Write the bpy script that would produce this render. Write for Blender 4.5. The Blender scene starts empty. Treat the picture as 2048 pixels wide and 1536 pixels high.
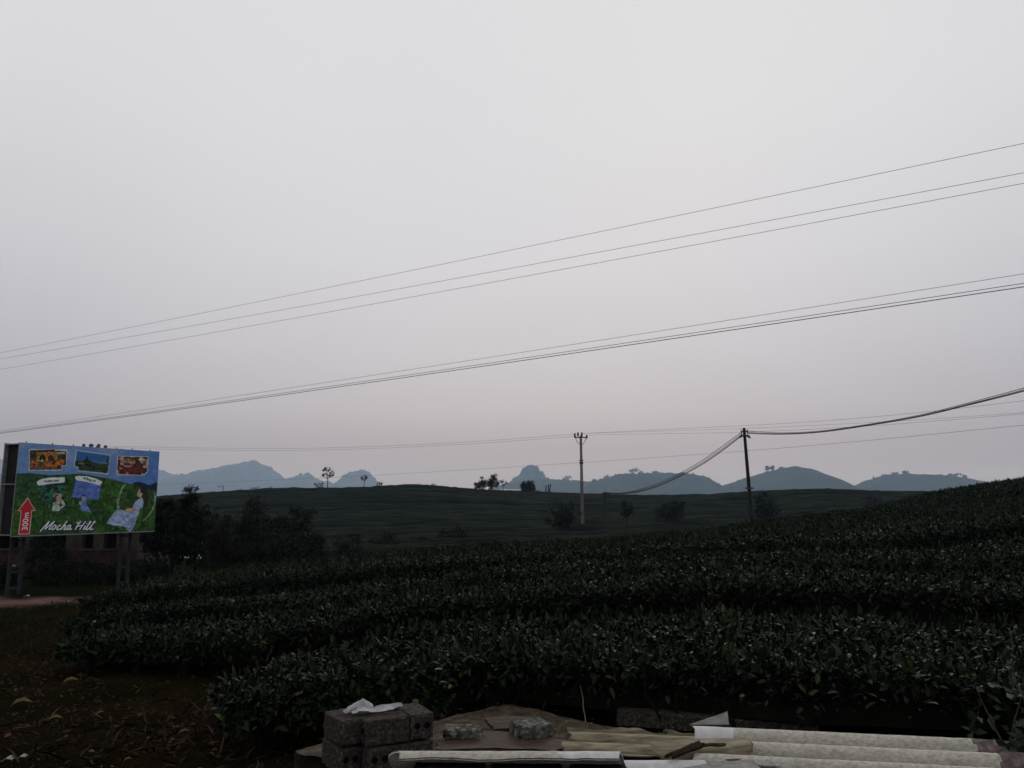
import bpy, bmesh, math, random
import numpy as np
from mathutils import Matrix, Vector

random.seed(7)
RNG = np.random.default_rng(7)
SC = bpy.context.scene
COL = SC.collection
R = math.radians

# ------------------------------------------------------------------ camera, sky, sun, exposure
F = 1547.0                       # focal length in pixels of the 2048 px wide photograph
PITCH = math.atan((1005 - 768) / F)
CAM = Vector((0.0, 0.0, 1.65))
cam_data = bpy.data.cameras.new('camera')
cam_data.sensor_width = 36.0
cam_data.lens = 36.0 * F / 2048.0
cam_data.clip_start = 0.05
cam_data.clip_end = 20000.0
cam = bpy.data.objects.new('camera', cam_data)
cam.location = CAM
cam.rotation_euler = (math.pi / 2 + PITCH, 0, 0)
COL.objects.link(cam)
SC.camera = cam

SUN_EL, SUN_AZ = 30.0, 14.0      # veiled sun ahead, a little to the right of the view

world = bpy.data.worlds.new('World')
SC.world = world
world.use_nodes = True
wn, wl = world.node_tree.nodes, world.node_tree.links
wn.clear()
w_out = wn.new('ShaderNodeOutputWorld')
w_bg = wn.new('ShaderNodeBackground')
w_bg.inputs['Strength'].default_value = 0.1
w_sky = wn.new('ShaderNodeTexSky')
w_sky.sky_type = 'NISHITA'
w_sky.sun_disc = False
w_sky.sun_elevation = R(SUN_EL)
w_sky.sun_rotation = R(SUN_AZ)
w_sky.dust_density = 6.0
w_sky.air_density = 1.5
w_tc = wn.new('ShaderNodeTexCoord')
w_sep = wn.new('ShaderNodeSeparateXYZ')
wl.new(w_tc.outputs['Generated'], w_sep.inputs[0])
w_ramp = wn.new('ShaderNodeValToRGB')         # overcast layer: brightness by height above the horizon
els = w_ramp.color_ramp.elements
SKY_K = 0.1                                    # the ramp holds 0..1, multiplied up below
els[0].position = 0.0;  els[0].color = (0.420, 0.370, 0.408, 1)
els[1].position = 0.62; els[1].color = (0.722, 0.728, 0.752, 1)
for pos_, c_ in ((0.072, (0.474, 0.420, 0.456)), (0.113, (0.566, 0.528, 0.560)), (0.19, (0.634, 0.616, 0.656)), (0.30, (0.688, 0.684, 0.720)), (0.45, (0.712, 0.716, 0.748))):
    e = els.new(pos_); e.color = (*c_, 1)
wl.new(w_sep.outputs['Z'], w_ramp.inputs['Fac'])
# the low sky is paler towards the veiled sun and a little duller and bluer away from it
w_cmb = wn.new('ShaderNodeCombineXYZ')
wl.new(w_sep.outputs['X'], w_cmb.inputs['X']); wl.new(w_sep.outputs['Y'], w_cmb.inputs['Y'])
w_nrm = wn.new('ShaderNodeVectorMath'); w_nrm.operation = 'NORMALIZE'
wl.new(w_cmb.outputs[0], w_nrm.inputs[0])
w_dot = wn.new('ShaderNodeVectorMath'); w_dot.operation = 'DOT_PRODUCT'
w_dot.inputs[1].default_value = (math.sin(R(2)), math.cos(R(2)), 0)
wl.new(w_nrm.outputs['Vector'], w_dot.inputs[0])
w_az = wn.new('ShaderNodeValToRGB')
els = w_az.color_ramp.elements
els[0].position = 0.0; els[0].color = (.60, .65, .73, 1)
els[1].position = 1.0; els[1].color = (1, 1, 1, 1)
for pos_, c_ in ((.5, (.66, .71, .79)), (.84, (.78, .82, .875)), (.955, (.93, .94, .96))):
    e = els.new(pos_); e.color = (*c_, 1)
wl.new(w_dot.outputs['Value'], w_az.inputs['Fac'])
w_el = wn.new('ShaderNodeMapRange'); w_el.interpolation_type = 'SMOOTHSTEP'
w_el.inputs['From Min'].default_value = 0.06
w_el.inputs['From Max'].default_value = 0.50
wl.new(w_sep.outputs['Z'], w_el.inputs['Value'])
w_azm = wn.new('ShaderNodeMixRGB')
wl.new(w_el.outputs[0], w_azm.inputs['Fac']); wl.new(w_az.outputs['Color'], w_azm.inputs['Color1'])
w_azm.inputs['Color2'].default_value = (1, 1, 1, 1)
w_mul = wn.new('ShaderNodeMixRGB'); w_mul.blend_type = 'MULTIPLY'; w_mul.inputs['Fac'].default_value = 1.0
wl.new(w_ramp.outputs['Color'], w_mul.inputs['Color1']); wl.new(w_azm.outputs['Color'], w_mul.inputs['Color2'])
w_cl = wn.new('ShaderNodeTexNoise')
w_cl.inputs['Scale'].default_value = 2.2
w_cl.inputs['Detail'].default_value = 3.0
wl.new(w_tc.outputs['Generated'], w_cl.inputs['Vector'])
w_cm = wn.new('ShaderNodeMapRange')
w_cm.inputs['From Min'].default_value = 0.3
w_cm.inputs['From Max'].default_value = 0.7
w_cm.inputs['To Min'].default_value = 9.85
w_cm.inputs['To Max'].default_value = 10.15
wl.new(w_cl.outputs['Fac'], w_cm.inputs['Value'])
w_sc = wn.new('ShaderNodeVectorMath'); w_sc.operation = 'SCALE'
wl.new(w_mul.outputs['Color'], w_sc.inputs[0]); wl.new(w_cm.outputs[0], w_sc.inputs['Scale'])
w_mix = wn.new('ShaderNodeMixRGB')
w_mix.inputs['Fac'].default_value = 0.994
wl.new(w_sky.outputs['Color'], w_mix.inputs['Color1'])
wl.new(w_sc.outputs['Vector'], w_mix.inputs['Color2'])
wl.new(w_mix.outputs['Color'], w_bg.inputs['Color'])
wl.new(w_bg.outputs['Background'], w_out.inputs['Surface'])

sun_data = bpy.data.lights.new('sun', 'SUN')
sun_data.energy = 0.5
sun_data.angle = R(25)
sun_data.color = (1.0, 0.94, 0.88)
sun = bpy.data.objects.new('sun', sun_data)
sun.rotation_euler = (R(90 - SUN_EL), 0, R(180 - SUN_AZ))
COL.objects.link(sun)

SC.view_settings.view_transform = 'Standard'
SC.view_settings.look = 'None'
SC.view_settings.exposure = 0.0
SC.view_settings.gamma = 1.0
SC.view_settings.use_curve_mapping = False
SC.cycles.use_denoising = True
SC.cycles.volume_bounces = 1
SC.cycles.max_bounces = 6
SC.cycles.diffuse_bounces = 3
SC.cycles.transparent_max_bounces = 8


# ------------------------------------------------------------------ helpers
def at(px, py, d):
    """The place seen at pixel (px, py) of the photograph at the forward distance d."""
    cx, cy = (px - 1024) / F, (768 - py) / F
    fy = math.cos(PITCH) - cy * math.sin(PITCH)
    z = math.sin(PITCH) + cy * math.cos(PITCH)
    return Vector((cx / fy * d, d, CAM.z + z / fy * d))


def thing(o, label, cat, group=None, kind=None):
    if label: o['label'] = label
    if cat: o['category'] = cat
    if group: o['group'] = group
    if kind: o['kind'] = kind
    return o


def empty(name, loc, label=None, cat=None, group=None, rz=0.0):
    o = bpy.data.objects.new(name, None)
    o.empty_display_size = 0.2
    o.location = loc
    o.rotation_euler = (0, 0, rz)
    COL.objects.link(o)
    return thing(o, label, cat, group)


def link(name, me, parent=None, loc=None):
    o = bpy.data.objects.new(name, me)
    if loc is not None: o.location = loc
    if parent is not None: o.parent = parent
    COL.objects.link(o)
    return o


class MB:
    """Collects faces for one mesh."""
    def __init__(s): s.v, s.f, s.m = [], [], []

    def add(s, v, f, mi=0):
        b = len(s.v)
        s.v += [tuple(p) for p in v]
        s.f += [tuple(i + b for i in q) for q in f]
        s.m += [mi] * len(f)

    def box(s, c, size, rz=0.0, jit=0.0, rnd=random, mi=0):
        hx, hy, hz = (q / 2 for q in size)
        ca, sa = math.cos(rz), math.sin(rz)
        vs = []
        for z in (-hz, hz):
            for x, y in ((-hx, -hy), (hx, -hy), (hx, hy), (-hx, hy)):
                j = [(rnd.random() - .5) * 2 * jit for _ in range(3)]
                X, Y = x + j[0], y + j[1]
                vs.append((c[0] + ca * X - sa * Y, c[1] + sa * X + ca * Y, c[2] + z + j[2]))
        s.add(vs, [(3, 2, 1, 0), (4, 5, 6, 7), (0, 1, 5, 4), (1, 2, 6, 5), (2, 3, 7, 6), (3, 0, 4, 7)], mi)

    def tube(s, pts, rad, n=6, cap=True, mi=0):
        pts = [Vector(p) for p in pts]
        if not hasattr(rad, '__len__'): rad = [rad] * len(pts)
        vs, fs = [], []
        for i, p in enumerate(pts):
            t = (pts[min(i + 1, len(pts) - 1)] - pts[max(i - 1, 0)]).normalized()
            a = t.cross(Vector((0, 0, 1)))
            if a.length < 1e-3: a = t.cross(Vector((0, 1, 0)))
            a.normalize(); b = t.cross(a)
            for k in range(n):
                w = 2 * math.pi * k / n
                vs.append(p + (a * math.cos(w) + b * math.sin(w)) * rad[i])
        for i in range(len(pts) - 1):
            for k in range(n):
                k2 = (k + 1) % n
                fs.append((i * n + k, i * n + k2, (i + 1) * n + k2, (i + 1) * n + k))
        if cap:
            fs.append(tuple(range(n)))
            fs.append(tuple((len(pts) - 1) * n + k for k in reversed(range(n))))
        s.add(vs, fs, mi)

    def build(s, name, mats, parent=None, smooth=False, loc=None):
        me = bpy.data.meshes.new(name)
        me.from_pydata(s.v, [], s.f)
        if not isinstance(mats, (list, tuple)): mats = [mats]
        for m in mats: me.materials.append(m)
        if len(mats) > 1: me.polygons.foreach_set('material_index', s.m)
        if smooth: me.polygons.foreach_set('use_smooth', [True] * len(s.f))
        me.update()
        return link(name, me, parent, loc)


def np_mesh(name, V, faces_list, mat, smooth=False, attrs=None, colors=None):
    """V: n x 3; faces_list: list of int arrays (m x k)."""
    me = bpy.data.meshes.new(name)
    V = np.ascontiguousarray(V, dtype=np.float32)
    me.vertices.add(len(V))
    me.vertices.foreach_set('co', V.ravel())
    loops = np.concatenate([f.ravel() for f in faces_list]).astype(np.int32)
    sizes = np.concatenate([np.full(len(f), f.shape[1], np.int32) for f in faces_list])
    starts = np.concatenate([[0], np.cumsum(sizes)[:-1]]).astype(np.int32)
    me.loops.add(len(loops))
    me.loops.foreach_set('vertex_index', loops)
    me.polygons.add(len(sizes))
    me.polygons.foreach_set('loop_start', starts)
    if smooth: me.polygons.foreach_set('use_smooth', np.ones(len(sizes), bool))
    for k, a in (attrs or {}).items():
        at_ = me.attributes.new(k, 'FLOAT', 'POINT')
        at_.data.foreach_set('value', np.ascontiguousarray(a, np.float32))
    if colors is not None:
        ca = me.attributes.new('print', 'FLOAT_COLOR', 'POINT')
        ca.data.foreach_set('color', np.ascontiguousarray(colors, np.float32).ravel())
    me.update(calc_edges=True)
    me.validate()
    if mat: me.materials.append(mat)
    return me


def grid_faces(nu, nv):
    i = np.arange(nu - 1)[:, None] * nv + np.arange(nv - 1)[None, :]
    i = i.ravel()
    return np.stack([i, i + nv, i + nv + 1, i + 1], 1)


# smooth value noise on numpy arrays
_perm = RNG.random((64, 64))
def vnoise(x, y):
    x = np.asarray(x, float); y = np.asarray(y, float)
    xi, yi = np.floor(x).astype(int), np.floor(y).astype(int)
    fx, fy = x - xi, y - yi
    fx = fx * fx * (3 - 2 * fx); fy = fy * fy * (3 - 2 * fy)
    g = lambda a, b: _perm[a % 64, b % 64]
    return (g(xi, yi) * (1 - fx) + g(xi + 1, yi) * fx) * (1 - fy) + (g(xi, yi + 1) * (1 - fx) + g(xi + 1, yi + 1) * fx) * fy - .5


def fnoise(x, y, o=3):
    t, a = 0, 1.0
    for k in range(o):
        t = t + a * vnoise(x * 2 ** k + 13.7 * k, y * 2 ** k + 7.1 * k); a *= .5
    return t


# ------------------------------------------------------------------ materials
def mat(name, stops, scale=5.0, rough=0.8, spec=0.3, bump=0.0, bscale=None, detail=6.0, attr=None, objrand=False,
        vec='Object', stretch=None, dist=0.0, transl=0.0, metal=0.0, shade_dirt=None):
    m = bpy.data.materials.new(name)
    m.use_nodes = True
    n, l = m.node_tree.nodes, m.node_tree.links
    n.clear()
    out = n.new('ShaderNodeOutputMaterial')
    p = n.new('ShaderNodeBsdfPrincipled')
    p.inputs['Roughness'].default_value = rough
    p.inputs['Specular IOR Level'].default_value = spec
    p.inputs['Metallic'].default_value = metal
    tc = n.new('ShaderNodeTexCoord')
    src = tc.outputs[vec]
    if stretch:
        mp = n.new('ShaderNodeMapping'); mp.inputs['Scale'].default_value = stretch
        l.new(src, mp.inputs['Vector']); src = mp.outputs[0]
    nz = n.new('ShaderNodeTexNoise')
    nz.inputs['Scale'].default_value = scale
    nz.inputs['Detail'].default_value = detail
    nz.inputs['Distortion'].default_value = dist
    l.new(src, nz.inputs['Vector'])
    rp = n.new('ShaderNodeValToRGB')
    e = rp.color_ramp.elements
    while len(e) < len(stops): e.new(0.5)
    for q, (pos, c) in zip(e, stops):
        q.position = pos; q.color = (*c, 1)
    if attr:
        a = n.new('ShaderNodeAttribute'); a.attribute_name = attr
        l.new(a.outputs['Fac'], rp.inputs['Fac'])
    elif objrand:
        a = n.new('ShaderNodeObjectInfo')
        l.new(a.outputs['Random'], rp.inputs['Fac'])
    else:
        l.new(nz.outputs['Fac'], rp.inputs['Fac'])
    if shade_dirt:
        da = n.new('ShaderNodeAttribute'); da.attribute_name = 'shade_dirt'
        dm = n.new('ShaderNodeMixRGB'); dm.blend_type = 'MULTIPLY'
        dm.inputs['Color2'].default_value = (*shade_dirt, 1)
        l.new(da.outputs['Fac'], dm.inputs['Fac']); l.new(rp.outputs['Color'], dm.inputs['Color1'])
        l.new(dm.outputs['Color'], p.inputs['Base Color'])
    else:
        l.new(rp.outputs['Color'], p.inputs['Base Color'])
    if bump:
        b = n.new('ShaderNodeBump'); b.inputs['Strength'].default_value = bump
        b.inputs['Distance'].default_value = 0.02
        n2 = n.new('ShaderNodeTexNoise'); n2.inputs['Scale'].default_value = bscale or scale * 4
        n2.inputs['Detail'].default_value = 8
        l.new(src, n2.inputs['Vector'])
        l.new(n2.outputs['Fac'], b.inputs['Height'])
        l.new(b.outputs['Normal'], p.inputs['Normal'])
    if transl:
        t = n.new('ShaderNodeBsdfTranslucent')
        l.new(rp.outputs['Color'], t.inputs['Color'])
        mx = n.new('ShaderNodeMixShader'); mx.inputs['Fac'].default_value = transl
        l.new(p.outputs[0], mx.inputs[1]); l.new(t.outputs[0], mx.inputs[2])
        l.new(mx.outputs[0], out.inputs['Surface'])
    else:
        l.new(p.outputs[0], out.inputs['Surface'])
    return m


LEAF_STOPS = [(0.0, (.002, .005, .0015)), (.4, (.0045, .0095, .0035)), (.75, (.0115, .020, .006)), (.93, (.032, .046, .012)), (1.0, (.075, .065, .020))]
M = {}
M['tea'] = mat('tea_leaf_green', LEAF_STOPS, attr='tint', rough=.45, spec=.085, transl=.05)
M['tea_one'] = mat('tea_leaf_single', [(0, (.003, .006, .0025)), (.6, (.008, .0145, .0055)), (.95, (.024, .035, .011)), (1, (.10, .13, .03))], objrand=True, rough=.45, spec=.085, transl=.05)
M['twig'] = mat('dark_twig', [(.3, (.006, .005, .004)), (.7, (.016, .012, .008))], scale=14, rough=.9, spec=.1)
M['core'] = mat('hedge_shade_core', [(.3, (.003, .004, .003)), (.7, (.008, .009, .005))], scale=9, rough=1, spec=0)
M['bush'] = mat('bush_leaf', [(0, (.005, .007, .005)), (.6, (.013, .017, .010)), (1, (.032, .034, .016))], attr='tint', rough=.8, spec=.03, transl=.06)
M['bushbrown'] = mat('dull_bush_leaf', [(0, (.006, .006, .005)), (.6, (.015, .014, .009)), (1, (.034, .026, .014))], attr='tint', rough=.8, spec=.06, transl=.06)
M['hilltree'] = mat('far_tree_leaf', [(0, (.004, .006, .005)), (.6, (.010, .014, .010)), (1, (.02, .026, .016))], attr='tint', rough=.7, spec=.1, transl=.1)
M['bark'] = mat('bark', [(.3, (.018, .014, .010)), (.7, (.05, .04, .03))], scale=12, rough=.95, spec=.1, bump=.3)
M['rowtea'] = mat('distant_tea', [(.3, (.003, .0048, .003)), (.5, (.008, .0112, .0068)), (.7, (.0145, .0185, .011))], scale=.2, detail=12, rough=1.0, spec=0.02, bump=.5, bscale=5, vec='Object')


def ground_material():
    m = bpy.data.materials.new('soil_and_grass'); m.use_nodes = True
    n, l = m.node_tree.nodes, m.node_tree.links
    n.clear()
    out = n.new('ShaderNodeOutputMaterial'); p = n.new('ShaderNodeBsdfPrincipled')
    p.inputs['Roughness'].default_value = 1.0; p.inputs['Specular IOR Level'].default_value = .0
    tc = n.new('ShaderNodeTexCoord')
    n1 = n.new('ShaderNodeTexNoise'); n1.inputs['Scale'].default_value = 1.1; n1.inputs['Detail'].default_value = 9
    n1.inputs['Roughness'].default_value = .65
    l.new(tc.outputs['Object'], n1.inputs['Vector'])
    r1 = n.new('ShaderNodeValToRGB')
    e = r1.color_ramp.elements
    e[0].position = .32; e[0].color = (.005, .0052, .0022, 1)
    e[1].position = .72; e[1].color = (.021, .0135, .0072, 1)
    q = e.new(.5); q.color = (.011, .008, .0038, 1)
    l.new(n1.outputs['Fac'], r1.inputs['Fac'])
    n2 = n.new('ShaderNodeTexNoise'); n2.inputs['Scale'].default_value = 26; n2.inputs['Detail'].default_value = 8
    n2.inputs['Roughness'].default_value = .75
    l.new(tc.outputs['Object'], n2.inputs['Vector'])
    mx = n.new('ShaderNodeMixRGB'); mx.blend_type = 'MULTIPLY'; mx.inputs['Fac'].default_value = .75
    r2 = n.new('ShaderNodeValToRGB'); r2.color_ramp.elements[0].position = .35; r2.color_ramp.elements[0].color = (.35, .35, .35, 1)
    r2.color_ramp.elements[1].position = .7; r2.color_ramp.elements[1].color = (1.35, 1.3, 1.2, 1)
    l.new(n2.outputs['Fac'], r2.inputs['Fac'])
    l.new(r1.outputs[0], mx.inputs[1]); l.new(r2.outputs[0], mx.inputs[2])
    # grass takes over away from the yard
    at_ = n.new('ShaderNodeAttribute'); at_.attribute_name = 'grass'
    mg = n.new('ShaderNodeMixRGB'); mg.inputs[2].default_value = (.006, .008, .0045, 1)
    l.new(at_.outputs['Fac'], mg.inputs['Fac']); l.new(mx.outputs[0], mg.inputs[1])
    # bare pinkish earth path
    ap = n.new('ShaderNodeAttribute'); ap.attribute_name = 'path'
    mp = n.new('ShaderNodeMixRGB')
    rp = n.new('ShaderNodeValToRGB'); rp.color_ramp.elements[0].position = .35; rp.color_ramp.elements[0].color = (.055, .033, .028, 1)
    rp.color_ramp.elements[1].position = .65; rp.color_ramp.elements[1].color = (.155, .098, .085, 1)
    l.new(n1.outputs['Fac'], rp.inputs['Fac']); l.new(rp.outputs[0], mp.inputs[2])
    l.new(ap.outputs['Fac'], mp.inputs['Fac']); l.new(mg.outputs[0], mp.inputs[1])
    l.new(mp.outputs[0], p.inputs['Base Color'])
    b = n.new('ShaderNodeBump'); b.inputs['Strength'].default_value = .7; b.inputs['Distance'].default_value = .03
    l.new(n2.outputs['Fac'], b.inputs['Height']); l.new(b.outputs[0], p.inputs['Normal'])
    l.new(p.outputs[0], out.inputs['Surface'])
    return m


# ------------------------------------------------------------------ the ground
H = 0.62                                           # clipped height of the tea
ctrl = []
def gp(x, y, z): ctrl.append((x, y, z))
def gt(px, py, d, h=0.0):
    p = at(px, py, d); ctrl.append((p.x, p.y, p.z - h))

for x, y in ((0, 1.5), (-2.5, 1.5), (2.5, 1.5), (0, -3), (-8, -3), (8, -3), (0, -40), (-60, -20), (60, -20), (0, 3.5), (-2.5, 3.7), (2.5, 3.4), (5, 2), (-6, 2)): gp(x, y, 0.0)
for x, y, z in ((0, 5, 0), (-1.5, 5, 0), (3, 4.4, .04), (-2.2, 5.6, -.02), (-3.5, 5.5, .0), (-4.4, 6.4, .03), (-6.2, 9, -.1), (-5, 7.9, -.1)): gp(x, y, z)
# tops of the near rows
for px, py, d in ((800, 1262, 6.3), (1100, 1262, 6.5), (1600, 1286, 5.9), (2048, 1300, 5.7),
                  (600, 1222, 8.2), (1000, 1180, 8.5), (1500, 1172, 8.2), (2048, 1185, 8.0),
                  (600, 1170, 10.2), (1000, 1141, 10.3), (1500, 1116, 10.1), (2048, 1108, 9.8),
                  (640, 1142, 12.2), (1000, 1120, 12), (1500, 1090, 11.6), (2048, 1056, 11.3),
                  (640, 1112, 18), (1000, 1100, 17), (1500, 1073, 17), (2048, 1018, 17),
                  (1000, 1095, 22), (1100, 1090, 25), (1500, 1053, 26), (1590, 1040, 32), (1800, 1008, 33), (2048, 990, 25), (1850, 990, 36), (2048, 962, 38), (2300, 935, 38)):
    gt(px, py, d, H)
gt(150, 1240, 8.0, .45); gt(165, 1200, 10, .5); gt(140, 1180, 12.6, .5)
gt(40, 1196, 17.5); gt(255, 1180, 20, 0); gt(-200, 1200, 17.5); gt(0, 1215, 15); gt(120, 1150, 27); gt(-150, 1150, 30)
for px, d, z in ((1590, 46, -.7), (2048, 62, 1.2), (1850, 52, .4), (1000, 40, -1.3), (640, 34, -1.5), (420, 32, -1.5), (300, 45, -1.3), (2300, 60, 1.5)):
    p = at(px, 1000, d); gp(p.x, p.y, z)
gt(1165, 1061, 73); gt(1211, 1071, 68); gt(640, 1092, 60); gt(900, 1080, 62); gt(400, 1085, 60); gt(60, 1085, 62); gt(1500, 1062, 70); gt(2000, 1005, 95); gt(1345, 1056, 72)
for px, py, d in ((0, 1000, 140), (390, 987, 140), (560, 976, 146), (830, 970, 150), (1050, 983, 152), (1200, 989, 146), (1490, 984, 136), (1640, 978, 130), (1880, 984, 132), (2048, 987, 140)):
    gt(px, py, d, .5)
for px, py, d in ((200, 1040, 100), (560, 1028, 100), (830, 1022, 104), (1050, 1026, 106), (1200, 1028, 104), (1500, 1020, 100), (1800, 1000, 105)): gt(px, py, d, .4)
for px in (-400, 0, 400, 800, 1200, 1600, 2048, 2500):
    for d, z in ((190, 1.0), (260, -4), (420, -10), (900, -12), (2000, -12), (7000, -12)):
        p = at(px, 1000, d); gp(p.x, p.y, z)
for x, y in ((-300, 100), (300, 100), (-900, 300), (900, 300)): gp(x, y, -2.0)

C = np.array(ctrl)
def _feat(x, y):
    r = np.sqrt(x * x + y * y + 4.0)
    a = np.clip(np.arctan2(x, y + 2.0), -2.0, 2.0)
    return np.stack([a * 2.2, np.log(r)], -1)
FC = _feat(C[:, 0], C[:, 1])
def _k(d2): return np.sqrt(d2 + .0009) ** 3 * 0 + np.sqrt(d2 + .004)
D2 = ((FC[:, None] - FC[None]) ** 2).sum(-1)
n_ = len(C)
A = np.zeros((n_ + 3, n_ + 3))
A[:n_, :n_] = _k(D2) - np.eye(n_) * 2e-3
A[:n_, n_] = 1; A[:n_, n_ + 1:] = FC
A[n_:, :n_] = A[:n_, n_:].T
WTS = np.linalg.solve(A, np.concatenate([C[:, 2], np.zeros(3)]))
def gz(x, y):
    x = np.asarray(x, float); y = np.asarray(y, float)
    sh = x.shape
    f = _feat(x.ravel(), y.ravel())
    out = np.empty(len(f))
    for i in range(0, len(f), 20000):
        g = f[i:i + 20000]
        d2 = ((g[:, None] - FC[None]) ** 2).sum(-1)
        out[i:i + 20000] = _k(d2) @ WTS[:n_] + WTS[n_] + g @ WTS[n_ + 1:]
    return out.reshape(sh)
def G(x, y): return float(gz(np.array([x]), np.array([y]))[0])


rr = np.concatenate([[0.02], np.geomspace(.4, 30, 150), np.geomspace(31, 6600, 116)])
th = np.concatenate([np.linspace(-math.pi, -.82, 60, endpoint=False), np.linspace(-.82, .82, 300, endpoint=False), np.linspace(.82, math.pi, 61)])
RR, TH = np.meshgrid(rr, th, indexing='ij')
GX, GY = RR * np.sin(TH), RR * np.cos(TH)
GZ = gz(GX, GY)
GZ = GZ + fnoise(GX * 1.7, GY * 1.7, 3) * .035 * np.clip(RR / 2, 0, 1) + fnoise(GX * 8, GY * 8, 2) * .012 * (RR < 25)
grass = np.clip((RR - 12) / 14, 0, 1) * .9 + np.clip(fnoise(GX * .8, GY * .8, 3) * 1.1 - .05, 0, .35)
grass = np.clip(grass, 0, 1)
pa, pb = at(-160, 1216, 16.2), at(100, 1206, 16.6)
t_ = np.clip(((GX - pa.x) * (pb.x - pa.x) + (GY - pa.y) * (pb.y - pa.y)) / ((pb.x - pa.x) ** 2 + (pb.y - pa.y) ** 2), 0, 1)
dp = np.hypot(GX - pa.x - t_ * (pb.x - pa.x), (GY - pa.y - t_ * (pb.y - pa.y)))
pathm = np.clip(1.5 - dp / 1.0 + fnoise(GX * 2.2, GY * 2.2, 3) * .9, 0, 1)
gme = np_mesh('ground', np.stack([GX, GY, GZ], -1).reshape(-1, 3), [grid_faces(len(rr), len(th))[:, ::-1]], ground_material(), smooth=True,
              attrs={'grass': grass.ravel(), 'path': pathm.ravel()})
thing(link('ground', gme), None, None, kind='structure')


# ------------------------------------------------------------------ far hills, standing in the haze
M['karst'] = mat('forested_hill', [(.3, (.012, .018, .014)), (.7, (.035, .045, .03))], scale=.02, rough=1, spec=0, vec='Object', detail=8)
M['teahill'] = mat('distant_grass_hill', [(.3, (.022, .032, .022)), (.7, (.04, .052, .032))], scale=.015, rough=1, spec=0, vec='Object', detail=8)

def far_hill(name, prof, D, depth, rugged, m, seed, base=-14.0):
    """A real mound whose crest runs through the given skyline at distance D; steep and rugged for limestone, smooth for tea hills."""
    D *= 1.97; depth *= 1.97
    pts = [at(px, py, D) for px, py in prof]
    X = np.array([p.x for p in pts]); Z = np.array([p.z for p in pts])
    nx = int(min(420, max(90, (X[-1] - X[0]) / (D * .0009))))
    xs = np.linspace(X[0], X[-1], nx)
    zs = np.interp(xs, X, Z)
    k = np.array([1, 2, 3, 2, 1.]) / 9
    zs = np.convolve(np.pad(zs, 2, mode='edge'), k, 'valid')
    nt = 34
    t = np.linspace(-1, 1, nt)
    u = (xs - X[0]) / (X[-1] - X[0])
    XX = np.repeat(xs[:, None], nt, 1)
    wid = depth * (.35 + .65 * np.sqrt(np.clip(np.sin(u * math.pi), 0, 1)))
    YY = D + t[None, :] * wid[:, None] + wid[:, None] * .12 * vnoise(xs / (depth * .5) + seed, xs * 0 + seed)[:, None]
    prof_t = (1 - np.abs(t) ** 1.8) ** (1.0 if rugged < .5 else .7)
    ZZ = base + (zs[:, None] - base) * prof_t[None, :]
    amp = (zs[:, None] - base) * (.025 + .11 * rugged) * (1 - np.abs(t[None, :]) * .3)
    ZZ = ZZ + fnoise(XX / (depth * .16) + seed, YY / (depth * .16), 4) * amp * np.where(np.abs(t) < .03, .25, 1)[None, :]
    s = D * .0011
    ZZ = ZZ + np.abs(fnoise(XX / (s * 6) + seed, YY / (s * 6), 3)) * s * (11.0 * rugged + .8)
    me = np_mesh(name, np.stack([XX, YY, ZZ], -1).reshape(-1, 3), [grid_faces(nx, nt)], m, smooth=True)
    o = link(name, me)
    return thing(o, None, None, kind='structure')

far_hill('hill', [(-120, 985), (-60, 950), (0, 925), (30, 945), (90, 975), (140, 990)], 2600, 420, .8, M['karst'], 1)
far_hill('hill', [(250, 975), (300, 952), (322, 945), (345, 962), (375, 958), (400, 946), (432, 944), (465, 936), (482, 934), (498, 929), (522, 933), (537, 945), (552, 958), (572, 968), (590, 972), (640, 985)], 2300, 330, .8, M['karst'], 2)
far_hill('hill', [(540, 985), (572, 968), (590, 960), (606, 953), (622, 956), (634, 966), (660, 972), (690, 985)], 2250, 200, .8, M['karst'], 3)
far_hill('hill', [(640, 985), (678, 967), (690, 958), (702, 948), (718, 945), (730, 949), (745, 961), (770, 985)], 2250, 180, .8, M['karst'], 4)
far_hill('hill', [(985, 990), (1020, 968), (1036, 958), (1046, 944), (1056, 936), (1066, 935), (1075, 940), (1082, 951), (1092, 960), (1110, 975), (1140, 990)], 1500, 110, .8, M['karst'], 5)
far_hill('hill', [(950, 992), (1010, 968), (1060, 962), (1100, 959), (1150, 962), (1200, 966), (1240, 978), (1270, 992)], 1150, 150, .15, M['teahill'], 6)
far_hill('hill', [(1150, 992), (1184, 967), (1205, 960), (1240, 951), (1280, 948), (1330, 949), (1370, 948), (1395, 951), (1415, 962), (1440, 974), (1475, 990)], 1000, 150, .25, M['teahill'], 7)
far_hill('hill', [(1380, 992), (1440, 974), (1500, 955), (1545, 942), (1582, 935), (1610, 939), (1650, 955), (1690, 974), (1730, 992)], 950, 150, .08, M['teahill'], 8)
far_hill('hill', [(1690, 992), (1723, 974), (1735, 963), (1765, 954), (1800, 948), (1850, 950), (1905, 956), (1950, 964), (2010, 974), (2090, 992)], 1000, 150, .12, M['teahill'], 9)


# ------------------------------------------------------------------ leaves
LF_V = np.array([(0, 0, 0), (.28, .46, .05), (.28, -.46, .05), (.28, 0, -.035), (.66, .40, .04), (.66, -.40, .04), (.66, 0, -.02), (1, 0, -.10)], float)
LF_T = np.array([(0, 2, 3), (0, 3, 1), (6, 5, 7), (4, 6, 7)])
LF_Q = np.array([(3, 2, 5, 6), (1, 3, 6, 4)])
LS_V = np.array([(0, 0, 0), (.42, .46, .06), (.42, -.46, .06), (1, 0, -.06)], float)
LS_T = np.array([(0, 2, 3), (0, 3, 1)])

def unit(v): return v / np.maximum(np.linalg.norm(v, axis=-1, keepdims=True), 1e-9)

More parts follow.
